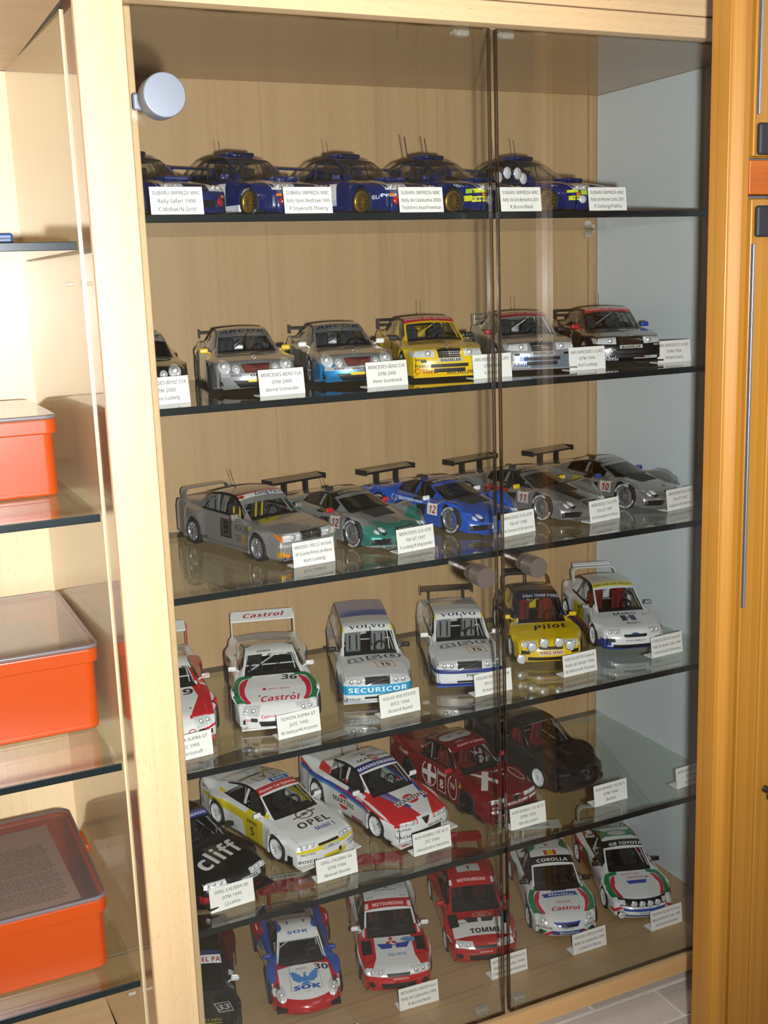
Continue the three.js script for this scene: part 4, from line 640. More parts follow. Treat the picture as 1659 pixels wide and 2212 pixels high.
function cclass(o) {
  makeCar({
    type: 'cclass', name: 'touring_car', rim: 'mesh', rimMat: M.wheelSilver, rough: 0.3, shape: { banner: 0.74 }, antenna: [[0, 112, 15, 0.12]], group: 'box-nosed saloons of the second shelf', ...o,
    paint(T, S, F, B, W) {
      T.rect(-34, 78, 34, 92, '#c22a30'); T.text('Pioneer Car Systems', 0, 83, 4.6, '#f1e6e6', { w: 46 });
      F.rect(-11, 16.6, 13, 20.2, '#b9bcb4'); F.text('BAUMLER', 1, 18.4, 3.6, '#23262a', { w: 20 }); S.text(o.num ?? '3', 95, 27, 17, o.ink ?? '#14161a'); S.text('Mercedes-Benz', 100, 11, 5, o.ink ?? '#14161a', { w: 44 }); W.text('SONAX', 0, 0, 7, '#e4e0d8'); B.text('AMG', 0, 26, 6, '#20242a'); o.decor?.(T, S, F);
    },
    fit: [['headlight', 'front', [[14, 30], [31.5, 29], [32.5, 23], [14.4, 22.6]], M.lens, { mirror: true, lift: 0.5, bulbs: [[20, 26, 3]] }], ['indicator', 'front', Q(32.4, 23.2, 35, 28.6), M.lens, { mirror: true, lift: 0.4 }], ...mercGrille(11, 9.6, 22.6, 30.4, M.black, 4), ['bumper_intake', 'front', Q(-15, 7.6, 15, 11.4), M.black, { lift: 0.5 }], ['bumper_intake', 'front', Q(-18, 12.4, 18, 15.8), M.black, { lift: 0.5 }], ['brake_duct', 'front', Q(22, 17.6, 27, 20), M.black, { mirror: true, lift: 0.4 }]],
    extra(k) { star(k, 9); k.P('splitter', rbox(0.07, 0.0016, 0.012, 0.0006, 0, 0.0036, k.zd(5)), o.split ?? k.paint); },
    wing: { plank: [62, 12, 1.6], y: 46, d: 180, flap: 5, tilt: 0.1, mat: o.wingMat, ends: [11, 14, 1], posts: [-18, 18] },
  });
}
cclass({ label: 'bright yellow racing saloon with yellow roll cage on second shelf', at: at(1, -0.289, -0.144), turn: -13.5, base: '#e3bf0a', cageMat: M.cageYellow, mirror: M.black, wingMat: M.black, decor(T, S, F) { F.text('ProMarkt', -24, 13.4, 3.6, '#23262a', { w: 17 }); F.text('Shell', -19, 8.4, 6, '#8d1a20', { font: 'serif', w: 15 }); F.ell(-30, 8.6, 2.4, 2.4, '#c8281e', 0.6); F.text('MICHELIN', 10, 6.6, 4.2, '#1a1c50', { w: 26 }); F.text('BOSCH', -27, 19, 2.6, '#23262a'); F.text('BOSCH', 30, 19, 2.6, '#23262a'); T.text('ProMarkt', 0, 30, 8, '#c9a50a', { w: 40 }); } });
cclass({ label: 'plain silver racing saloon with one red mirror on second shelf', at: at(1, -0.179, -0.143), turn: -18, base: '#a3a6a8', metal: 0.5, cageMat: M.cageWhite, mirrorL: M.red, mirrorR: M.black, wingMat: M.silver, decor(T, S, F) { F.rect(-40, 0, -10, 11, '#dfe2e6'); F.poly([[-22, 16], [40, 16], [40, 4], [-10, 4]], '#8c99a8'); F.text('Shell', -21, 8, 6, '#2a3f8c', { font: 'serif', w: 14 }); F.ell(-31.5, 9.4, 2.8, 2.8, '#e0b21e'); F.rect(-40, 0, 40, 4.6, '#c6ccd2'); F.rect(-22, 11, -14, 16, '#2b3f86'); } });
cclass({ label: 'black racing saloon at the right end of the second shelf', at: at(1, -0.068, -0.148), turn: -19, base: '#101316', rough: 0.22, cageMat: M.cageGrey, mirrorL: M.red, mirrorR: M.blue, wingMat: M.black, split: M.blackGloss, ink: '#d8dade', decor(T, S, F) { F.text('TABAC', -22, 14.4, 3.8, '#dfe4ea', { w: 14 }); F.text('Shell', -19, 7.2, 6, '#e8ecf0', { font: 'serif', w: 14 }); F.ell(-29, 8.6, 3, 3, '#e0b21e'); F.rect(4, 6, 30, 9, '#b5c4c0'); F.text('MICHELIN', 16, 7.5, 2.6, '#a02838'); F.text('BOSCH', 30, 19.5, 2.6, '#dfe4ea'); } });

// ---- third shelf
makeCar({
  type: 'evo', name: 'touring_car', label: 'dark grey racing saloon with number 9 and tall hoop wing', at: at(2, -0.4809, -0.1474), turn: 15.5, base: '#8c8b88', metal: 0.3, rough: 0.34, rim: 'dish', rimMat: M.wheelSilver, shape: { banner: 0.62 }, antenna: [[0, 122, 18, 0.5]], wiper: null, cageMat: M.cageGrey, harness: M.cageYellow,
  paint(T, S, F, B) {
    T.rect(-36, 76.5, 36, 82, '#e6e4de'); T.rect(-36, 81.5, 36, 86, '#b32a30'); T.text('Zung Fu', 6, 79.4, 4.8, '#1a2a6a', { w: 26 }); T.ell(-22, 79.2, 3.4, 1.7, '#c23a2a'); T.text('SONAX', 25, 79, 3, '#80606a');
    T.poly([[-30, 44], [-12, 60], [4, 56], [0, 46], [-18, 38]], '#d7c81e', true); T.text('7', -14, 50, 8, '#2a2412', { rot: 30 });
    S.rect(80, 15, 99, 36, '#4b4a48'); S.text('9', 89.5, 25, 17, '#101012'); S.rect(80, 15, 99, 16, '#1a1a1c'); S.rect(80, 35, 99, 36, '#1a1a1c'); S.rect(80, 15, 81, 36, '#1a1a1c'); S.rect(98, 15, 99, 36, '#1a1a1c');
    S.text('BERLIN', 62, 27, 7.6, '#2a2a30', { style: 'normal', w: 23 }); S.text('20', 67, 17.5, 8, '#2a2a30', { style: 'normal' }); S.ell(59, 17.5, 3.6, 4, '#c8902a', 1.1); S.ell(54, 17, 3.4, 4, '#d8a028', 1.1); S.text('SONAX', 60, 35, 3, '#b33030', { w: 16 }); S.ell(46, 30, 2.6, 2.6, '#d8d02a'); S.text('AMG', 126, 11, 5, '#26262a'); S.line([[44, 9], [146, 9]], 0.6, '#55534f');
    F.rect(-36, 16.4, 36, 19.8, '#8f8d88'); F.text('SONAX', -22, 18, 3.2, '#d8d8d4', { w: 22 }); F.text('SONAX', 18, 18, 3.2, '#c8c8c0', { w: 20 }); F.rect(-6, 11.4, 26, 15.4, '#e6e6e2'); F.text('sportauto', 10, 13.4, 3.2, '#20242a', { w: 26 }); F.text('Mobil', -24, 6.4, 3.8, '#1c2f80'); F.ell(-31, 10, 2.8, 2.8, '#d8a02a');
  },
  fit: [['headlight', 'front', [[12.6, 30.4], [29.5, 30.2], [29.5, 23], [12.6, 23]], M.lens, { mirror: true, lift: 0.5, bulbs: [[20, 26.5, 3]] }], ['indicator', 'front', [[29.8, 29.8], [32, 29.4], [32, 23.4], [29.8, 23.4]], M.amber, { mirror: true, lift: 0.5 }], ...mercGrille(10.6, 10.2, 22.6, 31, M.black, 4), ['bumper_intake', 'front', Q(-20, 8, 20, 10.6), M.black, { lift: 0.4 }], ['fog_lamp', 'front', { c: [-26, 9.6], r: [2.4, 2.4] }, M.amber, { mirror: true, lift: 0.5 }]],
  extra(k) { star(k, 5); },
  wing: { hoop: [27.5, 38, 50.5, 6, 8, 12, 2.2], d: 171, inset: 2 },
});
function gtr(o) {
  makeCar({
    type: 'gtr', name: 'sports_car', rim: 'multi', rimMat: M.wheelSilver, tyreText: 'BRIDGESTONE', rough: 0.26, shape: { banner: 0.7, H: 46 }, wiper: null, cageMat: M.cageDark, oneSeat: true, drive: -1, mirrorBack: 16, mirrorUp: 1, glass: M.darkGlass, group: 'long-tailed sports cars of the third shelf', harness: M.cageYellow, ...o,
    paint(T, S, F, B, W) {
      T.rect(-40, 91, 40, 101, '#17191b'); o.decor?.(T, S, F); T.text('WARSTEINER', 0, 94.6, 5, '#e8e8e4', { w: 30, font: 'serif' });
      S.rect(62, 15.5, 78, 27.5, '#eceae4'); S.text(o.num, 70, 21, 11, '#b3202c', { w: 11, skew: 0.2 }); W.rect(-50, -20, 50, 20, '#181310'); if (o.wingText) W.text(o.wingText, 0, 1, 7, '#b9b0a8', { w: 52 }); S.text('AMG', 150, 26, 6, '#d8d8d6');
    },
    fit: [['headlight', 'front', { c: [23.5, 18.2], r: [2.3, 2] }, M.lens, { mirror: true, lift: 0.4, bulge: 0.6, bulbs: [[23.5, 18.2, 1.5]] }], ['headlight', 'front', { c: [29.5, 17], r: [2.1, 1.9] }, M.lens, { mirror: true, lift: 0.4, bulge: 0.6, bulbs: [[29.5, 17, 1.4]] }], ['grille', 'front', [[-11, 19.2], [11, 19.2], [9, 13.6], [-9, 13.6]], M.black, { lift: 0.4 }], ...grilleBars(9, 13.8, 19, 3, o.barMat ?? M.silver), ['brake_duct', 'front', [[19, 10.6], [36, 10.6], [36, 5.4], [22, 5.4]], M.black, { mirror: true, lift: 0.5 }], ['bonnet_vent', 'top', [[-16, 58], [16, 58], [13, 40], [-13, 40]], o.ventMat ?? M.darkGrey, { lift: 0.25 }], ['air_intake', 'left', [[80, 25], [94, 24], [92, 8], [84, 8]], M.black, { mirror: true, lift: 0.3 }], ['fuel_cap', 'left', { c: [128, 25], r: [2.2, 2.2] }, M.steel, { mirror: true, lift: 0.4 }]],
    extra(k) { const h = k.hit('top', 0, 22); printedBadge(k, h); k.P('splitter', rbox(0.062, 0.0014, 0.012, 0.0006, 0, 0.0032, k.zd(9)), o.splitMat ?? k.paint); },
    wing: { plank: [70, 17, 2.6], y: 46, d: 187, tilt: 0.16, ends: [6, 18, -0.5], endMat: M.black, posts: [-14, 14], postW: 2.4, postL: 7 },
  });
}
function printedBadge({ P }, h) { if (h) P('bonnet_star', merge([new THREE.TorusGeometry(2 * mm, 0.3 * mm, 6, 24).rotateX(-1.2).translate(h.x, h.y + 0.6 * mm, h.z), ...[0, 1, 2].map((k) => rod([h.x, h.y + 0.6 * mm, h.z], [h.x + 2 * mm * Math.sin(k * 2.094), h.y + 0.6 * mm + 0.7 * mm * Math.cos(k * 2.094), h.z - 1.9 * mm * Math.cos(k * 2.094)], 0.25 * mm, 5))]), M.chrome); }
gtr({ label: 'silver sports car with green nose, red mirror and number 12', at: at(2, -0.380, -0.146), turn: 15.5, base: '#8f9292', metal: 0.4, num: '12', mirror: M.red, ventMat: M.darkGrey, antenna: [[-8, 122, 16, 0.5]], decor(T, S, F) { F.rect(-50, 0, 50, 43, '#35897a'); T.poly([[-45, 0], [45, 0], [45, 30], [34, 44], [16, 34], [12, 22], [-12, 22], [-16, 34], [-34, 44], [-45, 30]], '#348778', true); T.poly([[-24, 10], [-28, 60], [-38, 60], [-40, 20]], '#8f9292', true); S.rect(0, 0, 34, 30, '#35897a'); S.poly([[120, 22], [170, 20], [170, 30], [130, 32]], '#2b7a68'); F.rect(-40, 0, 40, 4.6, '#a9acac'); } });
gtr({ label: 'bright blue sports car with white mirrors and number 12', at: at(2, -0.2725, -0.147), turn: 15, base: '#1f4fae', num: '12', mirror: M.white, wingText: 'Mobil 1 D2', barMat: M.blackGloss, decor(T, S, F) { S.text('Mercedes-Benz', 104, 27, 5.2, '#dfe6f2', { w: 36, font: 'serif' }); S.ell(128, 27, 3.8, 3.8, '#dfe6f2', 0.6); S.text('Original-Teile', 112, 18, 8, '#e8eef6', { w: 56 }); F.text('Mobil 1', -22, 8.6, 4.8, '#eef2f6'); F.text('Mobil 1', -14, 3.2, 3, '#eef2f6'); F.text('Mobil 1', 22, 8.6, 4.8, '#eef2f6'); T.ell(22, 40, 4, 2.6, '#8fb4e0', 0.6); T.text('D2', 22, 40, 3, '#dfe6f2'); T.rect(-40, 20, -26, 34, '#1d489c'); } });
gtr({ label: 'silver sports car with yellow mirrors, red side flash and number 11', at: at(2, -0.1645, -0.148), turn: 15, base: '#8d8c8a', metal: 0.5, num: '11', mirror: M.yellow, decor(T, S, F) { S.poly([[92, 24], [126, 24], [120, 32], [92, 31]], '#c32422'); S.poly([[62, 28], [80, 28], [80, 33], [62, 33]], '#26262a'); T.poly([[-12, 18], [12, 18], [14, 44], [-14, 44]], '#26282a'); T.text('BOSCH', 0, 30, 5, '#9a3a34'); F.text('Mobil 1', -26, 9, 3, '#2a3a80'); S.text('D2', 122, 14, 8, '#2a2c30'); } });
gtr({ label: 'silver sports car with blue mirrors and number 10, rightmost on its shelf', at: at(2, -0.059, -0.149), turn: 15, base: '#8f8e8b', metal: 0.5, num: '10', mirror: M.blue, decor(T, S, F) { S.text('D2', 116, 15, 8, '#2a2c30'); S.poly([[100, 22], [116, 22], [116, 30], [104, 30]], '#b8b43a'); F.text('Mobil 1', -26, 9, 3, '#2a3a80'); F.ell(-4, 16, 2, 2, '#b02a2a'); } });

// ---- fourth shelf
const swoosh = (T0, S, cowl = 57, kx = 1) => {                         // white car with green and red flowing bands
  const T = T0;
  for (const q of [-1, 1]) {
    const k = q * kx;
    T.band([[k * 22, 12], [k * 30, 20], [k * 33, 34], [k * 32, cowl - 14], [k * 28, cowl - 5], [k * 20, cowl - 3]], 6, '#137a4c'); T.poly([[k * 21, 14], [k * 26, 18], [k * 30, 30], [k * 30, cowl - 18], [k * 26, cowl - 9], [k * 20, cowl - 6], [k * 24, cowl - 16], [k * 23, 30]], '#c8203c', true); T.poly([[k * 20, 14], [k * 24, 22], [k * 26, 32], [k * 25, cowl - 20], [k * 20, cowl - 14], [k * 21, 32]], '#dfe0dd', true);
    T.band([[k * 27, 88], [k * 25, 98], [k * 18, 104], [k * 20, 116], [k * 27, 126]], 7, '#137a4c'); T.band([[k * 28, 100], [k * 22, 108], [k * 26, 120]], 3, '#c8203c');
  }
  S.poly([[40, 5], [96, 5], [150, 22], [150, 40], [120, 40], [84, 14]], '#137a4c', true); S.poly([[56, 5], [110, 5], [170, 24], [170, 42], [142, 40], [100, 12]], '#c8203c', true); S.text('Castrol', 142, 26, 8, '#f2f0ec', { w: 34 });
};
function supra(o) {
  makeCar({
    type: 'supra', name: 'touring_car', rim: 'mesh', rimMat: M.wheelSilver, base: '#e2e2df', rough: 0.28, cageMat: M.cageWhite, seat: M.seat, oneSeat: true, drive: -1, wiper: [[2, 65], [16, 82]], shape: { banner: 0.8 }, mirrorBack: 12, ...o,
    fit: [['headlight', 'front', [[16, 23], [32, 22.4], [33.5, 15.5], [19, 14.5]], M.lens, { mirror: true, lift: 0.5, bulbs: [[23, 18.6, 2.6], [29, 18.6, 2.4]] }], ['bumper_intake', 'front', [[-19, 10.6], [19, 10.6], [17, 5.6], [-17, 5.6]], M.black, { lift: 0.4 }], ['bumper_intake', 'front', Q(20, 10, 26, 13.2), M.darkGrey, { lift: 0.4, mirror: true }], ['bonnet_pin', 'top', { c: [16, 24], r: [0.9, 0.9] }, M.chrome, { mirror: true, lift: 0.6 }], ...(o.covers ? [] : [])],
    extra(k) { k.P('splitter', rbox(0.07, 0.0015, 0.012, 0.0006, 0, 0.0034, k.zd(8)), o.splitMat ?? k.paint); },
    wing: { plank: [66, 15, 2], y: 59, d: 181, tilt: 0.55, ends: [24, 13, -9], endMat: o.endMat },
  });
}
supra({ label: 'red and white racing coupe with number 39, cut by the post', at: at(3, -0.5798, -0.1496), turn: -8.5, endMat: M.red, splitMat: M.red, paint(T, S, F, B, W) { T.rect(-45, 0, 45, 12, '#e2e2df'); for (const k of [-1, 1]) { T.poly([[k * 14, 10], [k * 36, 12], [k * 38, 66], [k * 22, 66], [k * 26, 44]], '#c61d2a'); T.poly([[k * 24, 70], [k * 45, 70], [k * 45, 150], [k * 24, 150]], '#c61d2a'); } T.rect(-28, 106, 28, 150, '#c61d2a'); T.rect(-28, 84, 28, 92, '#d8d6d2'); T.text('39', 12, 53, 15, '#141418', { w: 22, skew: 0.2 }); S.rect(0, 22, 190, 60, '#c61d2a'); S.rect(0, 0, 190, 8, '#c61d2a'); S.text('SARD', 90, 15, 9, '#16161a'); F.rect(-24, 2, 24, 5, '#c61d2a'); F.poly([[26, 13], [40, 16], [40, 14], [26, 11]], '#c61d2a'); F.text('DENSO', -6, 13, 4, '#20242a'); F.ell(14, 13, 3, 1.4, '#c61d2a', 0.6); F.rect(-45, 22, -14, 40, '#c61d2a'); F.rect(14, 22, 45, 40, '#c61d2a'); W.rect(-50, -20, 50, 20, '#d9d9d6'); W.text('DENSO', 0, -2, 4, '#20242a', { w: 20 }); } });
supra({ label: 'white racing coupe with green and red bands, number 36 and tall wing', at: at(3, -0.4758, -0.1376), turn: -15, paint(T, S, F, B, W) { swoosh(T, S, 65, 1.13); T.rect(-28, 86, 28, 96, '#d8d8d4'); T.text('DENSO', -6, 88.4, 4, '#2a2c30'); T.text('36', 15, 54, 12, '#141418', { w: 16, skew: 0.15 }); T.text('Castrol', 2, 19, 11.5, '#c01c3a', { w: 37, style: 'italic bold' }); T.text('motorsports', 6, 12.6, 3.4, '#50545a', { w: 24 }); T.rect(-12, 33, -9, 37, '#c01c3a'); T.text('tom’s spirit', 3, 34.6, 3.6, '#a03a4a', { w: 20 }); F.text('Castrol', -10, 14.4, 3.8, '#c01c3a'); F.poly([[0, 14], [16, 16], [16, 13], [2, 12.6]], '#137a4c'); F.text('DENSO', 0, 11.6, 2.6, '#20242a'); F.text('TOYOTA', -26, 11, 3, '#c01c3a'); F.text('CIBIE', 26, 17, 4.2, '#20242a', { w: 11 }); F.text('CIBIE', -26, 17, 4.2, '#20242a', { w: 11 }); F.ell(18, 11.6, 2.4, 1.4, '#c01c3a', 0.6); W.rect(-50, -20, 50, 20, '#dededb'); W.text('Castrol', 0, -1, 8, '#a01c38', { w: 44, style: 'italic bold' }); }, fit2: true });
function volvo(o) {
  makeCar({
    name: 'touring_car', rim: 'mesh', rimMat: M.wheelSilver, base: '#dcdedd', rough: 0.3, cageMat: M.cageWhite, seat: M.seatGrey, drive: 1, shape: { banner: 0.76 }, wiper: [[2, 62], [3, 80]], ...o,
    paint(T, S, F, B, W) {
      T.rect(-38, 78, 38, 90, '#e2e3e0'); T.rect(-38, 78, -24, 84, '#d8d02a'); T.rect(24, 78, 38, 84, '#d8d02a'); T.text('VOLVO', 0, 81.6, 5.6, '#1c2438', { w: 38, font: 'serif' });
      [['8', -17], ['5', 2], ['0', 21]].forEach(([ch, x], i) => { T.text(ch, x, 44 + (i - 1) * 3.2, 13, '#dcdedd', { outline: '#1d2c40', ow: 9, w: 15, rot: -10 }); });
      T.poly([[0, 34], [18, 36], [22, 22], [3, 20]], '#c08a5a'); T.poly([[0.8, 33.2], [17.3, 35.2], [21, 22.8], [3.7, 20.8]], '#e0d8c8'); T.text('15', 11, 27, 8.6, '#15161a', { w: 11, rot: -4 }); T.text('BTCC', 9, 33, 2.6, '#7a5a3a', { rot: -4 });
      S.rect(60, 18, 140, 26, '#e2e3e0'); S.text('VOLVO', 92, 12, 7, '#1c2438', { w: 36, font: 'serif' }); S.text('15', 110, 30, 12, '#15161a'); o.decor?.(T, S, F, B, W);
    },
    fit: [['headlight', 'front', [[13.5, 29.6], [30, 29.2], [30, 22.2], [13.5, 22.2]], M.lens, { mirror: true, lift: 0.5, bulbs: [[18, 26, 2.4], [25, 26, 2.4]] }], ['indicator', 'front', Q(30.3, 22.4, 34.8, 28.8), M.lens, { mirror: true, lift: 0.4 }], ['grille_surround', 'front', Q(-12.4, 21.6, 12.4, 30.2), M.chrome, { lift: 0.4 }], ['grille', 'front', Q(-11.6, 22.3, 11.6, 29.5), M.black, { lift: 0.7 }], ...grilleBars(11.6, 22.3, 29.5, 5, M.darkGrey), ['grille_bar', 'front', [[9, 29.4], [11.4, 29.4], [-9, 22.4], [-11.4, 22.4]], M.chrome, { lift: 1.2 }], ['bumper_intake', 'front', Q(-13, 7.6, 13, 9.8), M.black, { lift: 0.4 }]],
    extra(k) { k.P('splitter', rbox(0.068, 0.0014, 0.011, 0.0005, 0, 0.0042, k.zd(4)), o.split ?? k.paint); o.more?.(k); },
  });
}
volvo({ type: 'estate', label: 'white racing estate car with light blue bumper band and number 15', at: at(3, -0.3639, -0.153), turn: -18, mirror: M.black, decor(T, S, F) { T.rect(-40, 118, 40, 190, '#2a68b8'); T.rect(-40, 112, 40, 122, '#1d5cb4'); T.text('850', 0, 140, 7, '#5a86b0', { w: 24 }); F.rect(-45, 11.4, 45, 20.2, '#1f9acb'); F.text('SECURICOR', 0, 15.8, 6.4, '#eaf4f8', { w: 58 }); F.text('DUNLOP', -24, 6.6, 3.4, '#20242a', { w: 14 }); F.text('TWR', 4, 5.6, 3, '#20242a'); F.text('DUNLOP', 25, 6.6, 3.4, '#20242a', { w: 14 }); S.rect(120, 12, 193, 60, '#2a7fae'); S.rect(0, 4, 193, 10, '#20404e'); S.rect(0, 11, 40, 20, '#1f9acb'); } });
volvo({ type: 'saloon', label: 'white racing saloon with dark blue bumper band and black wing', at: at(3, -0.2609, -0.1444), turn: -21, mirror: M.white, wing: { plank: [60, 14, 1.8], y: 55, d: 183, tilt: 0.15, mat: M.blackGloss, ends: [9, 14, -1], posts: [-20, 20] }, split: M.blue, decor(T, S, F) { F.rect(-45, 16.6, 45, 20.6, '#25357c'); F.rect(-45, 0, 45, 6, '#25357c'); F.text('TWR', 2, 14, 3.8, '#20242a', { w: 12 }); F.text('MICHELIN', 22, 9, 2.6, '#20242a'); S.rect(0, 4, 193, 12, '#3a3e48'); S.rect(0, 16, 40, 20, '#25357c'); S.poly([[20, 10], [60, 14], [58, 28], [40, 26]], '#2f8fbe'); } });
function escort(o) {
  makeCar({
    type: 'escort', name: 'rally_car', rim: 'mesh', rimMat: M.wheelWhite, rough: 0.28, cageMat: M.cageGrey, seatRed: true, shape: { banner: 0.78 }, wiper: null, ...o,
    fit: [['headlight', 'front', [[15, 28], [29, 27], [30.5, 21.5], [16, 21.5]], M.lens, { mirror: true, lift: 0.5, bulbs: [[20, 24.6, 2.4], [26, 24.4, 2.2]] }], ['grille', 'front', [[-13, 22.4], [13, 22.4], [12, 19.4], [-12, 19.4]], M.black, { lift: 0.4 }], ['bumper_intake', 'front', Q(-24, 7, 24, 11), M.black, { lift: 0.4 }], ['brake_duct', 'front', Q(22, 14, 30, 17.8), M.black, { lift: 0.4, mirror: true }], ...(o.fitMore ?? [])],
  });
}
escort({ label: 'yellow rally car with dark roof and four round lamps on the nose', at: at(3, -0.1567, -0.1505), turn: -22, base: '#e0bd10', mirror: M.yellow, lamps: [[-20, 22, 5, M.yellow, 4], [-8, 26.4, 5, M.yellow, 4.5], [8, 26.4, 5, M.yellow, 4.5], [20, 22, 5, M.yellow, 4], [-31, 8.5, 5, M.yellow, 3], [31, 8.5, 5, M.yellow, 3]], glass: M.carGlass, cageMat: M.cageDark, seat: M.seatRed, wing: { hoop: [28, 44, 61, 7, 14, 13, 2.4], d: 142, inset: 3, mat: M.blackGloss, posts: [0], lip: 8 }, paint(T, S, F) { T.rect(-45, 74, 45, 175, '#161c34'); T.rect(-45, 57, 45, 74, '#1a2140'); T.text('Pilot TEAM FORD', 4, 79, 5, '#c9ccd8', { w: 40 }); T.text('Ford', 0, 100, 7, '#3c4664', { w: 20 }); T.text('Pilot', 4, 36, 15, '#15161c', { w: 38, style: 'italic bold', rot: -10 }); T.rect(-31, 46, -14, 56, '#cfc8a8'); T.text('RALLY', -22, 51, 4, '#5a5a4a', { rot: -8 }); S.rect(0, 36, 175, 60, '#161c34'); S.poly([[60, 5], [175, 5], [175, 40], [110, 40]], '#1a2140'); S.text('Pilot', 54, 20, 12, '#15161c', { style: 'italic bold' }); F.rect(-13, 12, 14, 17.6, '#d8d4a8'); F.text('K902 HND', 0.5, 14.8, 4.4, '#a02a2a', { w: 25 }); } });
escort({ label: 'white rally hatchback with dark blue lower bumper and large hoop wing', at: at(3, -0.0619, -0.1412), turn: -18, base: '#d9dbdc', mirror: M.silver, seat: M.seatRed, wing: { hoop: [27, 42, 58, 7, 14, 12, 2.4], d: 142, inset: 3, lip: 6 }, paint(T, S, F) { T.rect(-40, 78, 40, 84, '#d8c82a'); T.text('MICHELIN PILOT', 0, 80.6, 3.4, '#2a3a7c', { w: 44 }); T.rect(-40, 85, 40, 90, '#e0d9a0'); T.text('Mobil', 0, 40, 9, '#262b40', { w: 26 }); T.rect(-7, 23, -1, 35, '#2b2f58'); T.rect(-1, 23, 3, 35, '#dfe0e2'); T.rect(3, 23, 9, 35, '#2b2f58'); T.text('1', 1, 29, 9, '#2b2f58'); T.text('Mobil 1', 3, 17, 5.4, '#262b40', { w: 16 }); T.text('RALLY', 24, 38, 4, '#c05a4a', { rot: -20 }); F.rect(-45, 0, 45, 8, '#23418e'); F.rect(-45, 0, -26, 16, '#23418e'); F.rect(26, 0, 45, 16, '#23418e'); F.rect(-24, 11, 24, 17.6, '#dedfdc'); F.text('F-K1 RALLY', 0, 14.6, 2.4, '#3a3e4c', { w: 22 }); F.rect(-30, 8, 30, 9, '#e4e4e0'); F.ell(0, 21, 4, 1.6, '#2a5a9c'); S.rect(0, 4, 175, 13, '#23418e'); S.rect(76, 12, 112, 34, '#d5c22a'); S.text('7', 94, 23, 17, '#1c1e28'); S.text('Michelin', 52, 27, 6, '#20242c', { w: 20 }); S.text('Mobil 1', 140, 28, 7, '#26336a', { w: 26 }); S.rect(40, 13, 175, 16, '#c3302e'); } });

// ---- lowest glass shelf
function calibra(o) {
  makeCar({
    type: 'calibra', name: 'touring_car', rim: 'mesh', rimMat: M.wheelWhite, rough: 0.26, shape: { banner: 0.8 }, cageMat: M.cageGrey, wiper: null, ...o,
    fit: [['headlight', 'front', [[13, 24.6], [33, 24.2], [34, 19.8], [13.4, 20.2]], M.lens, { mirror: true, lift: 0.5, bulbs: [[18, 22.4, 1.8], [24, 22.4, 1.8], [30, 22.2, 1.6]] }], ['grille', 'front', Q(-12, 21, 12, 23), M.black, { lift: 0.4 }], ['tow_hook', 'front', Q(10, 9, 13, 13), M.black, { lift: 0.6 }], ...(o.fitMore ?? [])],
    extra(k) { k.P('splitter', rbox(0.072, 0.0016, 0.014, 0.0006, 0, 0.0036, k.zd(5)), o.splitMat ?? k.paint); k.P('side_fin', rbox(0.0015, 0.009, 0.012, 0.0005, -0.0365, 0.008, k.zd(20)), M.black); k.P('side_fin', rbox(0.0015, 0.009, 0.012, 0.0005, 0.0365, 0.008, k.zd(20)), M.black); },
    wing: { plank: [62, 13, 1.8], y: 52, d: 180, tilt: 0.12, mat: o.wingMat ?? M.darkGrey, ends: [8, 14, -1], posts: [-20, 20] },
  });
}
calibra({ label: 'black racing coupe with big white lettering on bonnet, cut by the post', at: at(4, -0.578, -0.1232), turn: 17, base: '#0f1113', mirror: M.black, splitMat: M.black, glass: M.carGlass, paint(T, S, F) { T.rect(-40, 84, 40, 93, '#2b3a86'); T.text('MANNESMANN', 0, 87.6, 5, '#d8dcea', { w: 44 }); T.text('cliff', 0, 36, 27, '#c9cac8', { w: 52, rot: -12 }); T.text('cliff', 0, 108, 13, '#c9cac8', { w: 30 }); S.text('cliff', 80, 22, 18, '#c9cac8', { w: 36 }); S.rect(0, 4, 187, 7, '#8c1a22'); F.rect(-32, 15.6, -11, 19.4, '#8d86c0'); F.text('MICHELIN', -22, 13.6, 3, '#dfe2ec', { w: 17 }); F.rect(2, 14.4, 26, 18.4, '#b9bcc0'); F.text('OPEL', 14, 16.4, 3.2, '#34363a', { w: 18 }); F.rect(-45, 0, 45, 7, '#7c1620'); F.rect(-40, 7, -28, 12, '#a82028'); } });
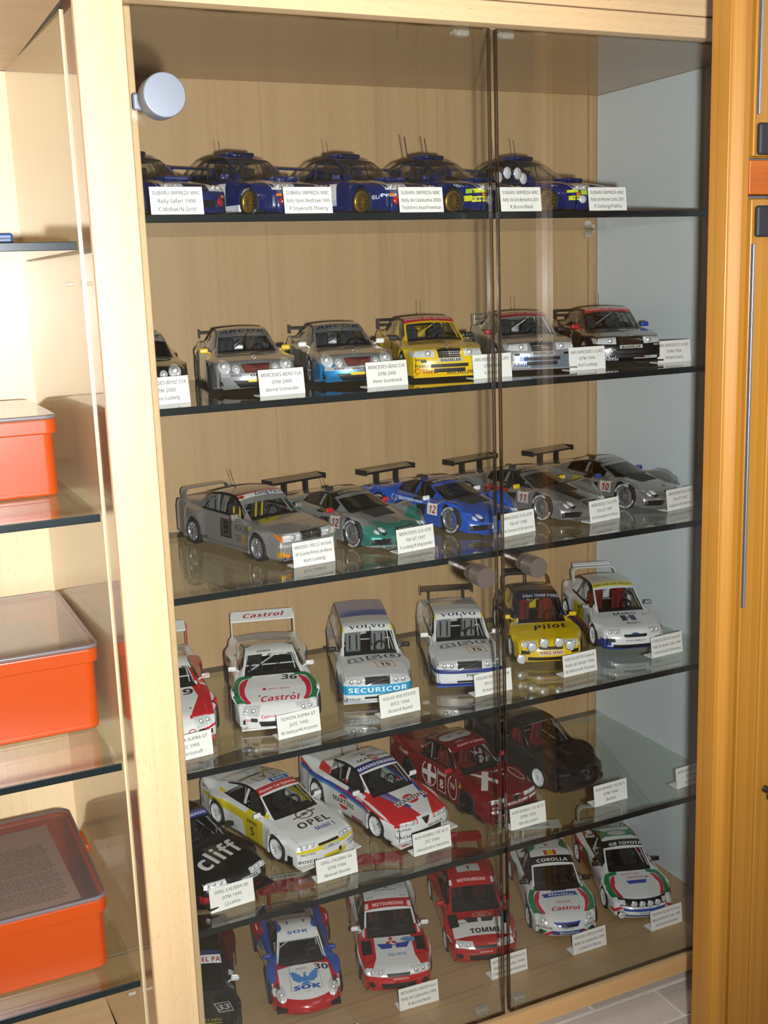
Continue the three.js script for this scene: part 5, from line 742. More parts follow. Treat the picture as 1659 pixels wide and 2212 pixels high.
calibra({ label: 'white and yellow racing coupe with bonnet lettering and number 5', at: at(4, -0.4758, -0.1474), turn: 15, base: '#dfe0de', mirror: M.white, antenna: [[0, 112, 9, 0.2]], paint(T, S, F) { T.rect(-40, 84, 40, 93, '#b5282e'); T.text('Pioneer Car Systems', 0, 87.4, 4.2, '#efd9d6', { w: 44 }); T.rect(-40, 84, -25, 93, '#d8c71e'); T.rect(25, 84, 40, 93, '#d8c71e'); T.rect(-2, 94, 20, 102, '#2a5aa6'); T.text('EDS', 9, 98, 6, '#e4ecf4', { w: 16 }); T.rect(-12, 104, 10, 120, '#2a2c30'); T.rect(-11.2, 104.8, 9.2, 119.2, '#d4d4d0'); T.text('5', -1, 112, 11, '#191a1d'); T.text('DEKRA', 12, 106, 3, '#2a2c30'); T.ell(3, 47, 9, 7, '#23262c', 1.3); T.line([[-11, 45], [6, 46], [0, 48], [17, 49]], 1.5, '#23262c'); T.text('OPEL', 3, 32, 12.5, '#1d1f24', { w: 38 }); T.text('Mobil 1', 9, 20.5, 7.5, '#2a3f8c', { w: 24 }); F.rect(-34, 16, 34, 20.6, '#d9c414'); F.rect(-9, 14.8, 12, 18.6, '#b9bcbc'); F.text('OPEL', 1, 16.8, 2.8, '#30343a'); F.rect(-8, 4.4, 20, 10, '#d9c414'); F.text('MICHELIN', 6, 5.6, 2.8, '#2a3a7c', { w: 20 }); F.text('BOSCH', -25, 7.4, 4.6, '#20242c', { w: 18 }); F.text('BILSTEIN', -24, 14.6, 2.2, '#30343a', { w: 14 }); F.text('SACHS', 26, 13, 2.6, '#30343a'); F.text('BOSCH', 30, 9, 3, '#30343a'); S.poly([[62, 2], [93, 4], [98, 22], [150, 25], [150, 31], [100, 34], [62, 36]], '#d9c414'); S.poly([[150, 25], [172, 26], [172, 30], [150, 30]], '#d9c414'); S.rect(70, 4, 92, 26, '#cdb812'); S.text('DEKRA', 81, 25, 5, '#1f2126', { w: 18 }); S.text('5', 81, 15, 12, '#1f2126'); S.text('OPEL', 170, 34, 5, '#2b2e34', { w: 15 }); S.text('Mobil 1', 118, 10, 5, '#26336a'); S.text('MICHELIN', 112, 5, 3, '#20242c', { w: 20 }); S.poly([[118, 30], [150, 34], [150, 38], [118, 36]], '#d9c414'); } });
function alfa(o) {
  makeCar({
    type: 'alfa', name: 'touring_car', rim: 'multi', rimMat: M.wheelWhite, rough: 0.26, shape: { banner: 0.78 }, cageMat: M.cageGrey, wiper: null, ...o,
    fit: [['headlight', 'front', [[11, 25.6], [29, 25.2], [30, 21.2], [11.4, 21.4]], o.lampMat ?? M.lens, { mirror: true, lift: 0.5, bulbs: o.lampMat ? undefined : [[16, 23.4, 1.7], [24, 23.3, 1.7]] }], ['grille_shield', 'front', [[-5, 26], [5, 26], [1.2, 18.6], [-1.2, 18.6]], M.chrome, { lift: 0.6 }], ['grille', 'front', [[-4, 25.4], [4, 25.4], [0.8, 19.6], [-0.8, 19.6]], M.black, { lift: 0.9 }], ['bumper_intake', 'front', Q(-19, 9, 19, 13.6), M.black, { lift: 0.4 }], ...(o.fitMore ?? [])],
    extra(k) { if (!o.noSplit) k.P('splitter', rbox(0.074, 0.0018, 0.016, 0.0006, 0, 0.0036, k.zd(4)), o.splitMat ?? k.paint); o.more?.(k); },
    wing: o.wing ?? { plank: [60, 12, 1.8], y: 53, d: 178, tilt: 0.12, mat: o.wingMat, ends: [8, 13, -1], posts: [-20, 20] },
  });
}
const martini = (R, x, y, w, h, r, rot) => { R.ell(x, y, r, r * 0.9, '#c4242e'); R.text('MARTINI', x, y, h, '#15161a', { w, outline: '#f0efe8', ow: 7, rot }); };
alfa({ label: 'white racing saloon with red and blue stripes and black lettering', at: at(4, -0.3692, -0.142), turn: 12, base: '#dddedd', mirror: M.white, antenna: [[-12, 126, 8, 0.1], [8, 126, 8, 0.1]], paint(T, S, F) { T.rect(-40, 79, 40, 88, '#232a63'); T.text('MANNESMANN', 0, 82.4, 5, '#e2e4ee', { w: 48 }); martini(T, 4, 95, 40, 7.4, 7); T.text('6', 0, 106, 8, '#2a2c32', { w: 7 }); T.text('DEKRA', 0, 112.5, 3.6, '#2a2c32', { w: 18 }); T.poly([[-34, 4], [-34, 60], [-14, 60], [-6, 26], [-3, 4]], '#c7222c'); T.poly([[34, 4], [34, 60], [30, 60], [22, 26], [10, 4]], '#c7222c'); T.poly([[-15, 60], [-11, 60], [-3, 20], [-7, 20]], '#2b4a9c'); T.poly([[-21, 61], [-17, 61], [-9, 26], [-12, 26]], '#3f8ac8'); T.poly([[27, 60], [31, 60], [22, 26], [18, 26]], '#2b4a9c'); martini(T, 5, 32, 42, 8, 8.5, -8); S.poly([[0, 20], [60, 30], [185, 42], [185, 50], [60, 37], [0, 26]], '#c7222c'); S.poly([[30, 20], [60, 27], [185, 38], [185, 42], [60, 31]], '#c7222c'); S.poly([[40, 22], [62, 25], [185, 34.5], [185, 38], [62, 28.6]], '#2b4a9c'); S.poly([[44, 21], [64, 23.2], [185, 32], [185, 34.4], [64, 25]], '#3f8ac8'); martini(S, 94, 18, 38, 7.6, 9); S.text('DEKRA', 118, 40, 5.4, '#e8e8ea', { w: 16 }); S.text('Nannini', 66, 30.5, 3, '#f0eeee', { w: 12 }); S.rect(60, 4, 80, 9, '#a05a72'); F.rect(-45, 19.8, 45, 30, '#c7222c'); F.rect(-10, 19.8, 10, 30, '#dddedd'); F.text('BILSTEIN', -26, 16.8, 2.8, '#26332e', { w: 14 }); F.text('MICHELIN', 12, 14.6, 3, '#20242c', { w: 20 }); F.text('TACHO', -25, 9.6, 4.6, '#3a5a52', { w: 18 }); F.text('TACHO', 28, 9.6, 4, '#3a5a52', { w: 14 }); } });
alfa({ label: 'dark red racing saloon with white cross and number 8', at: at(4, -0.2605, -0.1407), turn: 9, base: '#6a0a13', rim: 'five', rimMat: M.wheelBlack, mirror: M.red, seat: M.seatRed, wing: { plank: [54, 8, 1.4], y: 49, d: 180, tilt: 0.1, ends: [4, 8, -1], posts: [-20, 20], postMat: M.red }, paint(T, S, F) { T.rect(-40, 79, 40, 85, '#6a0a13'); T.text('Pioneer Car Systems', 6, 82.6, 4, '#e0b0ac', { w: 38 }); T.rect(-28, 80, -23, 84.5, '#d6d4d0'); T.text('Larini', -6, 90, 3.4, '#dcb8b4'); T.poly([[-20, 100], [-14, 95], [14, 95], [20, 100], [20, 108], [14, 113], [-14, 113], [-20, 108]], '#b9b5b0'); T.text('[M]', -8, 104, 5, '#4a4446'); T.text('[M]', 8, 104, 5, '#4a4446'); T.poly([[-28, 24], [-22, 20], [0, 46], [-6, 50]], '#c9c3ba'); T.poly([[-12, 50], [-6, 54], [-22, 22], [-28, 26]].map(([a, b]) => [-a - 27, b]), '#c9c3ba'); T.text('DEKRA', 10, 44, 5, '#d6cfc8', { w: 16 }); T.text('8', 12, 33, 9, '#dcd6d0'); T.ell(26, 32, 5, 12, '#b9a9a2', 1.6); S.ell(104, 22, 12, 14, '#d9d4cc', 1.4); S.rect(101, 10, 107, 34, '#dcd7cf'); S.rect(92, 19, 116, 25, '#dcd7cf'); S.rect(74, 8, 90, 33, '#d9d4cc'); S.rect(75, 9, 89, 32, '#6a0a13'); S.text('DEKRA', 82, 28.6, 4.6, '#e6e0d8', { w: 13 }); S.text('8', 82, 17, 14, '#e6e0d8'); S.ell(62, 20, 8, 13, '#d9d4cc', 1.3); S.text('TV', 62, 22, 8, '#d9d4cc'); S.text('ALFA CORSE', 150, 33, 4, '#e0cfc8', { w: 20 }); S.text('Larini', 124, 44, 3.4, '#e0cfc8'); S.poly([[44, 26], [50, 26], [47, 31]], '#c9b24a'); F.text('alfa', -26, 16, 3.4, '#e8dcd8'); F.ell(-26, 11.4, 4.4, 2, '#e8dcd8'); F.text('TV', -26, 11.4, 2.6, '#6a0a13'); F.rect(-16, 15.4, 16, 18, '#c9c2bc'); F.text('MICHELIN', 0, 16.7, 2.2, '#33282a', { w: 18 }); F.text('ERG', -18, 6, 4, '#e8dcd8'); F.rect(18, 15, 33, 18, '#d4cfca'); F.ell(-4, 6, 1.8, 1.8, '#c9a83a'); } });
alfa({ label: 'plain glossy black racing saloon without any lettering', at: at(4, -0.1593, -0.1545), turn: 6, rim: 'dish', lampMat: M.blackGloss, bodyMat: M.smoke, noSplit: true, base: '#0c0d0f', rough: 0.12, mirror: null, glass: M.carGlass, wing: { plank: [50, 7, 1.4], y: 48.5, d: 180, tilt: 0.1, mat: M.blackGloss, posts: [-20, 20] }, cageMat: M.cageGrey, seat: M.seatRed, wiper: null, shape: { banner: 9, hump: [4.5, 2.5], round: 13, roundPow: 2.3, soft: 5, hf: 24 } });

// ---- cabinet floor
makeCar({ type: 'skyline', name: 'touring_car', label: 'black racing car with number 33 at the lower left, cut by the post', at: at(5, -0.5736, -0.1331), turn: -15, base: '#0e1011', rim: 'five', rimMat: M.wheelBlack, rough: 0.2, mirrorR: M.white, mirrorL: M.white, shape: { banner: 0.72 }, cageMat: M.cageDark, wiper: null, glass: M.darkGlass,
  paint(T, S, F) { T.rect(-40, 83, 40, 92, '#e0e2e0'); T.text('BP ZEXEL PAN', 6, 86.6, 6, '#a8202a', { w: 48 }); T.rect(-28, 93, 30, 98, '#23356e'); T.poly([[20, 30], [34, 32], [30, 44], [15, 42]], '#d0d0cc'); T.poly([[20.8, 31], [33, 32.8], [29.4, 43], [16.2, 41.2]], '#121416'); T.text('33', 24.5, 37, 9.4, '#c9c9c6', { w: 12, rot: -8 }); for (const k of [-1, 1]) T.poly([[k * 26, 110], [k * 42, 110], [k * 42, 190], [k * 26, 190]], '#5c1018'); T.text('RECARO', 12, 22, 4.4, '#a89a3a', { w: 20 }); T.rect(4, 17.6, 22, 19, '#a89a3a'); S.rect(110, 10, 193, 60, '#5c1018'); S.text('33', 90, 24, 16, '#c9c9c6'); F.text('PAN FUND', 2, 19, 4.6, '#dfe2e4', { w: 30 }); F.rect(-30, 2, 30, 5, '#5c1018'); },
  fit: [['headlight', 'front', { c: [27, 21.5], r: [5, 4.6] }, M.lens, { mirror: true, lift: 0.7, bulge: 1.2, bulbs: [[27, 21.5, 3.4]] }], ['bumper_intake', 'front', Q(-20, 6, 20, 12), M.black, { lift: 0.4 }]], wing: { plank: [62, 13, 1.8], y: 54, d: 184, tilt: 0.15, mat: M.black, ends: [8, 14, -1], posts: [-20, 20] } });
makeCar({ type: 'porsche', name: 'touring_car', label: 'round-nosed racing coupe, white bonnet with blue bird emblem, number 30', at: at(5, -0.4649, -0.136), turn: -12.5, base: '#dcdcda', rim: 'mesh', rimMat: M.wheelSilver, rough: 0.24, mirror: M.blue, shape: { banner: 0.74, noRear: true }, cageMat: M.cageWhite, seat: M.black, oneSeat: true, drive: 1, wiper: null,
  paint(T, S, F, B, W) {
    T.rect(-40, 0, 40, 12, '#b8121e'); T.rect(-40, 48, 40, 55, '#a51a28'); T.rect(-40, 74, 40, 82, '#dfe0de'); T.text('SOK', 0, 77, 5, '#2a57b0', { w: 22 });
    for (const k of [-1, 1]) { T.poly([[k * 27, 12], [k * 34, 14], [k * 30, 60], [k * 25, 60]], '#b8121e'); T.poly([[k * 30, 30], [k * 44, 30], [k * 44, 178], [k * 24, 178], [k * 24, 60]], '#2653a8'); T.poly([[k * 32, 110], [k * 44, 110], [k * 44, 150], [k * 34, 150]], '#b8121e'); T.poly([[k * 14, 82], [k * 26, 80], [k * 26, 112], [k * 17, 112], [k * 18, 96]], '#2653a8', true); T.line([[k * 36, 60], [k * 38, 130]], 1.4, '#e0e0dc'); T.rect(k * 8.6 - 0.8, 90, k * 8.6 + 0.8, 98, '#3a4f9c'); }
    T.text('MICHELIN', 0, 106, 3.6, '#b03040', { w: 26 }); T.text('30', 18, 43, 10, '#17233c', { w: 15 });
    for (const k of [-1, 1]) { T.poly([[k * 1, 27], [k * 7, 26], [k * 12, 30], [k * 14.5, 41], [k * 12, 39.4], [k * 11.4, 41], [k * 9.4, 38], [k * 8.4, 39.4], [k * 6.6, 35.6], [k * 5.4, 36.4], [k * 4, 32.6], [k * 1.6, 32]], '#3a82c8'); T.poly([[0, 27], [k * 3, 26], [k * 6, 22.6], [k * 2, 23.6], [0, 22]], '#3a82c8'); } T.ell(0, 31, 1.8, 4.4, '#3a82c8'); T.poly([[-1, 35], [2.6, 36.4], [0.6, 37.6], [-1.4, 37]], '#3a82c8'); T.text('SOK', 0, 20.5, 6.6, '#2a57b0', { w: 27, outline: '#2a57b0', ow: 2 }); T.text('ROYAL', -2, 43, 3.6, '#9a8a90', { w: 12 }); T.text('ADVAN', 2, 14.6, 2.6, '#a03a4a', { w: 10 });
    T.line([[-16, 14], [-14, 52]], 0.5, '#8f9090'); T.line([[16, 14], [14, 52]], 0.5, '#8f9090');
    F.rect(-45, 0, 45, 18, '#b8121e'); S.rect(0, 0, 178, 60, '#2653a8'); S.rect(0, 0, 24, 20, '#b8121e'); S.poly([[24, 4], [178, 4], [178, 14], [24, 10]], '#b8121e'); S.poly([[24, 10], [178, 14], [178, 17], [24, 13]], '#e0e0dc'); S.poly([[110, 20], [160, 20], [160, 36], [120, 36]], '#b8121e', true); S.text('30', 92, 22, 14, '#e6e6e2');
    W.rect(-50, -20, 50, 20, '#9c2226'); W.rect(-50, -20, 50, -5, '#b9b2a8'); W.text('RACING', 0, -9, 4, '#6a4a52', { w: 30 });
  },
  fit: [['headlight', 'front', { c: [26, 20.5], r: [5, 5] }, M.lens, { mirror: true, lift: 0.6, bulge: 1.2, bulbs: [[26, 20.8, 3]] }], ['headlight_cover', 'top', { c: [29, 22], r: [2.2, 7] }, M.darkGrey, { mirror: true, lift: 0.3 }], ['bumper_intake', 'front', Q(-14, 6.5, 14, 10), M.redLens, { lift: 0.3 }], ['fog_lamp', 'front', { c: [22, 9], r: [2.4, 2.4] }, M.redLens, { mirror: true, lift: 0.4 }], ['engine_grille', 'top', Q(-16, 150, 16, 126), M.darkGrey, { lift: 0.4 }]],
  wing: { plank: [62, 24, 2], y: 56, d: 168, tilt: 0.42, ends: [14, 22, -5], endMat: M.red, posts: [-18, 18], postMat: M.red, postL: 12 } });
function lancer(o) {
  makeCar({
    type: 'lancer', name: 'rally_car', rim: 'mesh', rimMat: M.wheelWhite, rough: 0.26, shape: { banner: 0.76 }, seat: M.seat, harness: M.seatRed, wiper: null, cageMat: M.cageDark, ...o,
    fit: [['headlight', 'front', [[13, 27.6], [30, 27.2], [31.5, 21.4], [12, 22.2]], M.lens, { mirror: true, lift: 0.5, bulbs: [[18, 24.6, 2.4], [25.5, 24.4, 2.4]] }], ['grille', 'front', [[-12, 24.4], [12, 24.4], [11, 21.6], [-11, 21.6]], M.black, { lift: 0.4 }], ['bumper_intake', 'front', [[-18, 15], [18, 15], [17, 8.6], [-17, 8.6]], M.black, { lift: 0.4 }], ['fog_lamp', 'front', { c: [27, 12.6], r: [3.2, 3.2] }, M.black, { mirror: true, lift: 0.4 }], ['bonnet_vent', 'top', [[2, 40], [17, 42], [13, 34], [2, 34]], o.vent ?? M.darkGrey, { mirror: true, lift: 0.4 }], ['bonnet_vent', 'top', Q(23, 50, 33, 30), M.black, { mirror: true, lift: 0.25 }], ...(o.fitMore ?? [])],
    wing: { plank: [58, 15, 2], y: 59, d: 172, tilt: 0.35, mat: o.wingMat ?? M.red, ends: [16, 14, -6], posts: [0], postMat: M.red, postL: 8 },
  });
}
lancer({ label: 'white rally saloon with red bumper and number 2 on its roof', at: at(5, -0.3624, -0.1295), turn: -18, base: '#d9d9d8', mirror: M.white, vent: M.blue, paint(T, S, F) { T.rect(-40, 78, 40, 88, '#a5202a'); T.text('MITSUBISHI', 0, 81.5, 4.4, '#e4c8c8', { w: 34 }); T.rect(-26, 78.6, -21, 84, '#dcb0a8'); T.rect(21, 78.6, 26, 84, '#dcb0a8'); T.text('2', 2, 112, 11, '#15171c', { rot: 180 }); T.text('RALLIART', 0, 104, 3, '#2a3a78', { w: 24, rot: 180 }); for (const k of [-1, 1]) { T.poly([[k * 38, 4], [k * 26, 8], [k * 20, 24], [k * 19, 62], [k * 38, 66]], '#b8181f'); T.text('RALLY', k * 18, 92, 2.4, '#23303c'); } T.poly([[-2.3, 51.5], [-4.4, 48], [-2.3, 44.5], [-0.2, 48]], '#c01c28'); T.poly([[-2.3, 44.5], [-6.5, 44.4], [-8.6, 41], [-4.4, 41.1]], '#c01c28'); T.poly([[-2.3, 44.5], [1.9, 44.4], [4, 41], [-0.2, 41.1]], '#c01c28'); T.text('MITSUBISHI', -2, 38.6, 2.6, '#2a2c34', { w: 15 }); T.ell(16, 46, 8, 4, '#6f9ac0'); T.text('RALLY', 16, 46, 3, '#2a3f70'); T.text('RS2 MXV', 2, 25.5, 5, '#5a88a8', { w: 19 }); T.text('4WD', 27, 44, 3, '#20242a'); F.rect(-45, 0, 45, 20.6, '#c0151c'); F.text('WINFIELD', 2, 18, 2.6, '#e8c8c0', { w: 16 }); S.rect(0, 0, 181, 18, '#b8181f'); S.poly([[100, 18], [181, 18], [181, 40], [140, 40]], '#b8181f'); S.text('2', 92, 27, 15, '#15171c'); S.rect(0, 0, 28, 22, '#c0151c'); } });
lancer({ label: 'red rally saloon with white bonnet panel reading a first name', at: at(5, -0.2596, -0.1301), turn: -18.5, base: '#b0161d', mirror: M.red, paint(T, S, F, B, W) { T.rect(-40, 78, 40, 88, '#a5181f'); T.text('MITSUBISHI', 0, 81.5, 4.4, '#ecd8d4', { w: 32 }); T.rect(-28, 78.4, -22, 84, '#e4dcd8'); T.rect(22, 78.4, 28, 84, '#e4dcd8'); T.rect(-13, 94, 13, 110, '#c9c4c0'); T.text('1', 0, 102, 10, '#1a1c20'); T.text('RALLY', 0, 95.6, 2.6, '#5a4a4a', { rot: 180 }); T.rect(-31, 15, 31, 40, '#dcdad6'); T.text('TOMMI', 3, 21.6, 9, '#23262c', { w: 32, outline: '#23262c', ow: 1.5 }); T.text('Marlboro', -20, 34, 2.4, '#3a3a40'); T.ell(4, 45, 10, 3.2, '#b49a8a', 1); T.text('RALLY', 4, 45, 3, '#d8c8b8'); F.rect(-16, 16, 16, 18.4, '#a5181f'); F.text('WINFIELD', 0, 17.2, 2.2, '#e6d0cc', { w: 14 }); F.text('MICHELIN', 4, 6, 2, '#e6d0cc', { w: 22 }); S.text('MITSUBISHI', 140, 26, 6, '#e0c8c4', { w: 36 }); S.text('1', 92, 26, 14, '#ded6d0'); S.poly([[0, 20], [44, 24], [44, 26], [0, 22]], '#dcdad6'); W.rect(-50, -20, 50, 20, '#9c1c22'); } });
makeCar({ type: 'corolla', name: 'rally_car', label: 'white rally hatchback with green and red bands and Spanish flag on roof', at: at(5, -0.1569, -0.1231), turn: -20.5, base: '#dddedd', rim: 'mesh', rimMat: M.wheelWhite, rough: 0.26, shape: { banner: 0.76 }, mirror: M.black, wiper: null, cageMat: M.cageDark,
  paint(T, S, F, B, W) { swoosh(T, S); T.rect(-40, 76, 40, 85, '#15171c'); T.text('COROLLA', 0, 79.2, 5, '#e6e8e8', { w: 36 }); T.rect(-7, 86, -3.6, 95, '#c01c28'); T.rect(-3.6, 86, 3.6, 95, '#e0b81e'); T.rect(3.6, 86, 7, 95, '#c01c28'); T.text('5', -1, 108, 8.6, '#15171c', { rot: 180 }); T.rect(-12, 101, 12, 102, '#2a2c30'); T.poly([[-20, 43], [18, 45], [20, 39], [-18, 37]], '#23458e'); T.text('MoviStar', 1, 41, 5, '#dfe6f0', { w: 30, style: 'italic bold' }); T.poly([[-9, 45.6], [8, 46.4], [7, 50], [-7, 49.6]], '#4a6a9c'); T.text('Castrol', 1, 20, 7.4, '#c41c3a', { w: 32, style: 'italic bold' }); T.text('TOYOTA', 1, 29, 3.4, '#c45a4a', { w: 16 }); F.rect(-17, 6.5, 17, 11.6, '#24418e'); F.text('MoviStar', 1, 9, 3.8, '#dfe6f0', { w: 22, style: 'italic bold' }); for (const k of [-1, 1]) { F.poly([[k * 17, 12], [k * 28, 4], [k * 22, 4], [k * 17, 8]], '#c41c3a'); F.poly([[k * 28, 12], [k * 34, 4], [k * 28, 4], [k * 22, 10]], '#137a4c'); } F.text('MICHELIN', -25, 14, 3, '#24356e', { w: 16 }); F.text('MICHELIN', 26, 14, 3, '#24356e', { w: 14 }); F.text('TOYOTA', 0, 14.4, 2.6, '#24685a', { w: 12 }); S.poly([[24, 12], [56, 12], [56, 32], [30, 34]], '#24418e'); S.text('CS', 40, 22, 9, '#d8c03a'); W.rect(-50, -20, 50, 20, '#cfcfcb'); W.text('Castrol', 0, 0, 5, '#9a4a58', { w: 30 }); },
  fit: [['headlight', 'front', { c: [25.5, 20.6], r: [5, 5] }, M.lens, { mirror: true, lift: 0.6, bulge: 1, bulbs: [[25.5, 20.8, 3]] }], ['grille', 'front', [[-15, 21], [15, 21], [11, 16.4], [-11, 16.4]], M.blue, { lift: 0.4 }], ['grille_bar', 'front', [[-12, 19.4], [12, 19.4], [10.5, 17.2], [-10.5, 17.2]], M.blackGloss, { lift: 0.7 }]],
  wing: { plank: [56, 14, 2], y: 57, d: 158, tilt: 0.3, ends: [14, 13, -5], posts: [-18, 18], postMat: M.white } });
makeCar({ type: 'celica', name: 'rally_car', label: 'white rally coupe with lamp bar of four lights, rightmost on cabinet floor', at: at(5, -0.0615, -0.1198), turn: -18.5, base: '#dbdddc', rim: 'multi', rimMat: M.wheelWhite, rough: 0.26, shape: { banner: 0.76 }, mirror: M.black, wiper: null, cageMat: M.cageWhite, lamps: [[-13.5, 22, 3.6, M.blue, 4.5], [-4.5, 22, 3.6, M.blue, 4.5], [4.5, 22, 3.6, M.blue, 4.5], [13.5, 22, 3.6, M.blue, 4.5], [-27, 9, 4, M.black, 2.4], [27, 9, 4, M.black, 2.4]],
  paint(T, S, F) { swoosh(T, S); T.rect(-40, 84, 40, 93, '#15171c'); T.text('GB TOYOTA', 4, 87, 5, '#e2e4e6', { w: 40 }); T.rect(-16, 100, 16, 114, '#137a4c'); T.ell(0, 107, 11, 5, '#cfd2cc'); T.text('Castrol', 0, 107, 5, '#b02a44', { w: 18 }); T.text('REPSOL', -2, 50, 3.4, '#b06a7a', { w: 22 }); T.text('TOYOTA J8', 4, 43.4, 4.6, '#c43a44', { w: 26 }); F.rect(-24, 12.6, 24, 15.4, '#27479a'); F.rect(-24, 6.4, 24, 8.6, '#27479a'); F.text('TOYOTA', 0, 10.6, 2.4, '#50545c', { w: 16 }); F.poly([[-36, 12], [-26, 17], [-24, 15], [-34, 9]], '#c43a3a'); F.poly([[36, 12], [26, 17], [24, 15], [34, 9]], '#c43a3a'); S.text('Celica', 84, 20, 7, '#c43a5a', { w: 24 }); },
  fit: [['lamp_panel', 'front', [[-33, 24.5], [33, 24.5], [34, 18.4], [-34, 18.4]], M.blackGloss, { lift: 0.5 }], ['headlight', 'front', [[21, 23.6], [32, 23.2], [32.6, 19.6], [21, 19.6]], M.lens, { mirror: true, lift: 0.9, bulbs: [[25, 21.4, 1.4]] }], ['bonnet_vent', 'top', [[-11, 38], [13, 38], [11, 33], [-9, 33]], M.blue, { lift: 0.5 }]],
  wing: { hoop: [28, 40, 55, 7, 6, 11, 1.8], d: 172, inset: 2 } });
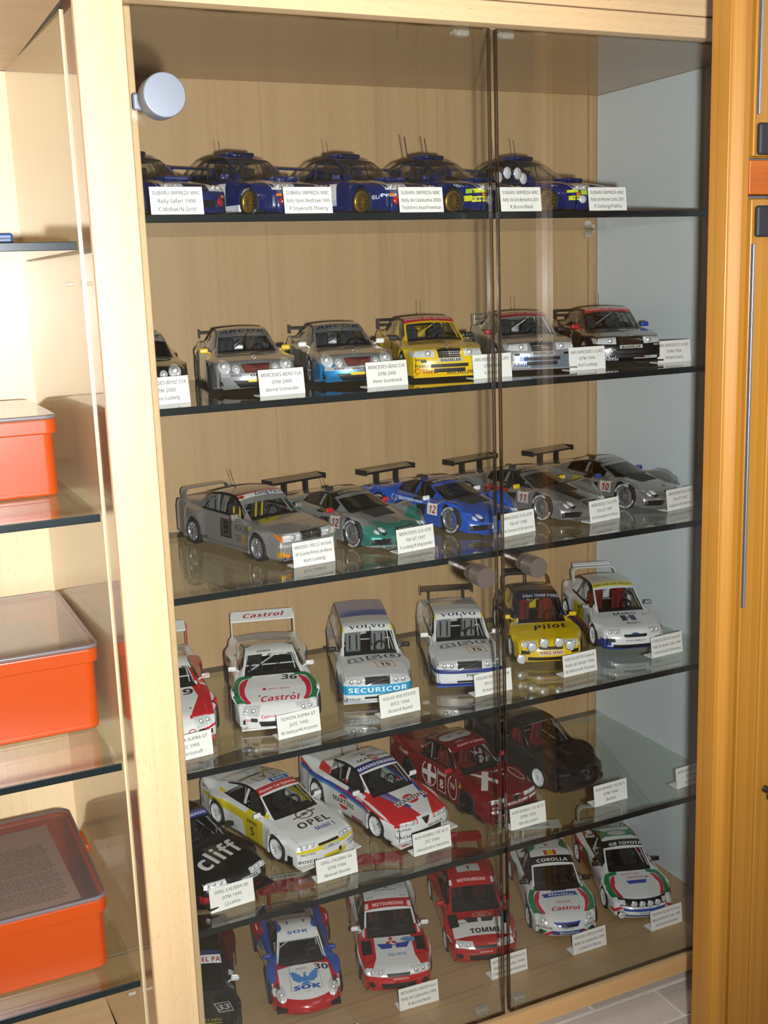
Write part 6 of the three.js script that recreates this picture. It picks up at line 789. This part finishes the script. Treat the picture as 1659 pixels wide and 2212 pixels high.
// ---------------------------------------------------------------- name cards
const CARDS = [
  [0, -0.572, -0.014, 0, 'SUBARU IMPREZA WRC', 'Rally Safari 1998', 'C.McRae/N.Grist', 'in front of the leftmost car of the top shelf'],
  [0, -0.461, -0.014, 0, 'SUBARU IMPREZA WRC', 'Rally Ypres Westhoek 1999', 'P.Snyers/D.Thierry', 'in front of the blue car with the white striped bonnet'],
  [0, -0.356, -0.014, 0, 'SUBARU IMPREZA WRC', 'Rally de Catalunha 2000', 'Toshihiro Arai/Freeman', 'beside the blue car with door number 25'],
  [0, -0.255, -0.014, 0, 'SUBARU IMPREZA WRC', 'Rally da Grã-Bretanha 2001', 'R.Burns/Reid', 'in front of the blue car with four round lamps'],
  [0, -0.16, -0.014, 0, 'SUBARU IMPREZA WRC', 'Rally de Monte Carlo 2001', 'P.Solberg/P.Mills', 'at the right end of the top shelf'],
  [1, -0.587, -0.034, 8, 'MERCEDES-BENZ CLK', 'DTM 2000', 'Klaus Ludwig', 'before the dark coupe cut by the post'],
  [1, -0.484, -0.037, 4, 'MERCEDES-BENZ CLK', 'DTM 2000', 'Bernd Schneider', 'in front of the silver coupe with yellow mirrors'],
  [1, -0.382, -0.040, 5, 'MERCEDES-BENZ CLK', 'DTM 2000', 'Peter Dumbreck', 'in front of the silver and blue coupe'],
  [1, -0.271, -0.042, 2, 'AMG MERCEDES C-CLASS', 'DTM 1994', 'V.Chancez', 'in front of the yellow saloon'],
  [1, -0.159, -0.048, 0, 'AMG MERCEDES C-CLASS', 'DTM 1994', 'Kurt Ludwig', 'in front of the plain silver saloon'],
  [1, -0.045, -0.056, 0, 'AMG MERCEDES C-CLASS', 'DTM 1994', 'Roland Asch', 'in front of the black saloon with red screen banner'],
  [2, -0.459, -0.045, 7, 'MERCEDES 190E 2.5 16v EvoII', '28º Grande Prémio de Macau', 'Kurt Ludwig', 'in front of the grey saloon with number 9'],
  [2, -0.357, -0.042, 9, 'MERCEDES CLK GTR', 'FIA GT 1997', 'K.Ludwig/B.Maylander', 'in front of the green nosed sports car'],
  [2, -0.241, -0.047, 10, 'MERCEDES CLK GTR', 'FIA GT 1998', 'M.Tiemann/J.M.Gounon', 'in front of the blue sports car'],
  [2, -0.135, -0.051, 10, 'MERCEDES CLK GTR', 'FIA GT 1997', 'B.Schneider/A.Wurz', 'before the red-flashed sports car numbered 11'],
  [2, -0.034, -0.055, 11, 'MERCEDES CLK GTR', 'FIA GT 1997', 'A.Nannini/M.Tiemann', 'before the rightmost silver car, numbered 10'],
  [3, -0.590, -0.029, 5, 'TOYOTA SUPRA GT', 'JGTC 1995', 'Jeff Krosnoff', 'below the red and white car numbered 39'],
  [3, -0.487, -0.031, 4, 'TOYOTA SUPRA GT', 'JGTC 1995', 'M.Sekiya/M.Krumm', 'below the white and green car numbered 36'],
  [3, -0.385, -0.030, 2, 'VOLVO 850 ESTATE', 'BTCC 1994', 'Rickard Rydell', 'below the white estate with light blue bumper'],
  [3, -0.281, -0.033, 1, 'VOLVO 850 SALOON', 'BTCC 1995', 'Rickard Rydell', 'behind the gap between the glass doors'],
  [3, -0.176, -0.036, 3, 'FORD ESCORT RS Cosworth', 'Rally de Ulster 1994', 'M.Wilson/B.Thomas', 'below the yellow rally car'],
  [3, -0.063, -0.038, 3, 'FORD ESCORT RS Cosworth', 'Rally de Monte Carlo 1994', 'F.Delecour/D.Grataloup', 'below the white and blue hatchback'],
  [4, -0.562, -0.025, 4, 'OPEL CALIBRA V6', 'DTM 1995', 'J.J.Lehto', 'in front of the black coupe with white bonnet lettering'],
  [4, -0.458, -0.027, 3, 'OPEL CALIBRA V6', 'DTM 1994', 'Manuel Reuter', 'in front of the white and yellow coupe'],
  [4, -0.356, -0.028, 3, 'ALFA ROMEO 155 V6 TI', 'ITC 1996', 'Alessandro Nannini', 'in front of the white car with red and blue stripes'],
  [4, -0.246, -0.027, 1, 'ALFA ROMEO 155 V6 TI', 'DTM 1993', 'Nicola Larini', 'in front of the dark red car with white cross'],
  [4, -0.142, -0.029, 1, 'ALFA ROMEO 155 V6 TI', 'DTM 1994', 'Bartels', 'in front of the plain black car'],
  [4, -0.040, -0.022, 3, 'ALFA ROMEO 155 V6 TI', 'ITC 1996', 'Jason Watt', 'with no car behind it, at the right end'],
  [5, -0.4785, 0.0065, -2, 'PORSCHE 911 GT2', 'JGTC 1998', 'Team SOK', 'cut by the lower edge of the picture'],
  [5, -0.380, -0.020, -3, 'MITSUBISHI LANCER Evo V', 'Rally da Catalunha 1998', 'R.Burns/Reid', 'below the white and red car with number 2'],
  [5, -0.274, -0.022, -1, 'MITSUBISHI LANCER Evo VI', 'Rally Finlandia 1999', 'T.Makinen/Mannisenmaki', 'below the red rally car'],
  [5, -0.176, -0.019, 0, 'TOYOTA COROLLA WRC', 'Rally da Catalunha 1998', 'C.Sainz/L.Moya', 'below the car with the Spanish flag on its roof'],
  [5, -0.076, -0.016, 0, 'TOYOTA CELICA GT-Four', 'Rally de Monte Carlo 1993', 'D.Auriol/Occelli', 'at the right end of the cabinet floor'],
];
const cardTex = canvasTex(2048, 2048, (c) => {
  c.fillStyle = '#f1f0ea'; c.fillRect(0, 0, 2048, 2048); c.textAlign = 'center'; c.textBaseline = 'middle'; c.fillStyle = '#26262a';
  CARDS.forEach((k, i) => { const x = (i % 5) * 400 + 200, yy = Math.floor(i / 5) * 220 + 110; [k[4], k[5], k[6]].forEach((s, r) => { c.save(); c.font = '38px sans-serif'; c.translate(x, yy + (r - 1) * 58); c.scale(Math.min(1, 350 / c.measureText(s).width), 1); c.fillText(s, 0, 0); c.restore(); }); });
});
const cardMat = std(0xffffff, 0.7, 0, { map: cardTex });
const SHELF_NAME = ['top glass shelf', 'second glass shelf', 'third glass shelf', 'fourth glass shelf', 'lowest glass shelf', 'cabinet floor'];
CARDS.forEach((k, i) => {
  const w = 0.0425, h = 0.0222, yy = [...SHELF, FLOOR_Y][k[0]], t = thing('name_card', `white printed name card ${k[7]}`, 'card', [k[1], Y0 + yy, k[2]], k[3] * PI / 180);
  const g = new THREE.PlaneGeometry(w, h), uv = g.attributes.uv, u0 = (i % 5) * 400, v0 = Math.floor(i / 5) * 220;
  for (let q = 0; q < uv.count; q++) uv.setXY(q, (u0 + 6 + uv.getX(q) * 388) / 2048, 1 - (v0 + 8 + (1 - uv.getY(q)) * 204) / 2048);
  const f = part('printed_face', g.translate(0, h / 2, 0.0004).rotateX(-0.12), cardMat, t); f.position.y = 0.0002;
  part('card', box(w, h, 0.0006, 0, h / 2, 0).rotateX(-0.12), M.paper, t);
  part('foot', box(w * 0.96, 0.0006, 0.013, -0.001, 0.0004, -0.0068), M.paper, t);
});
renderer.render(scene, camera);
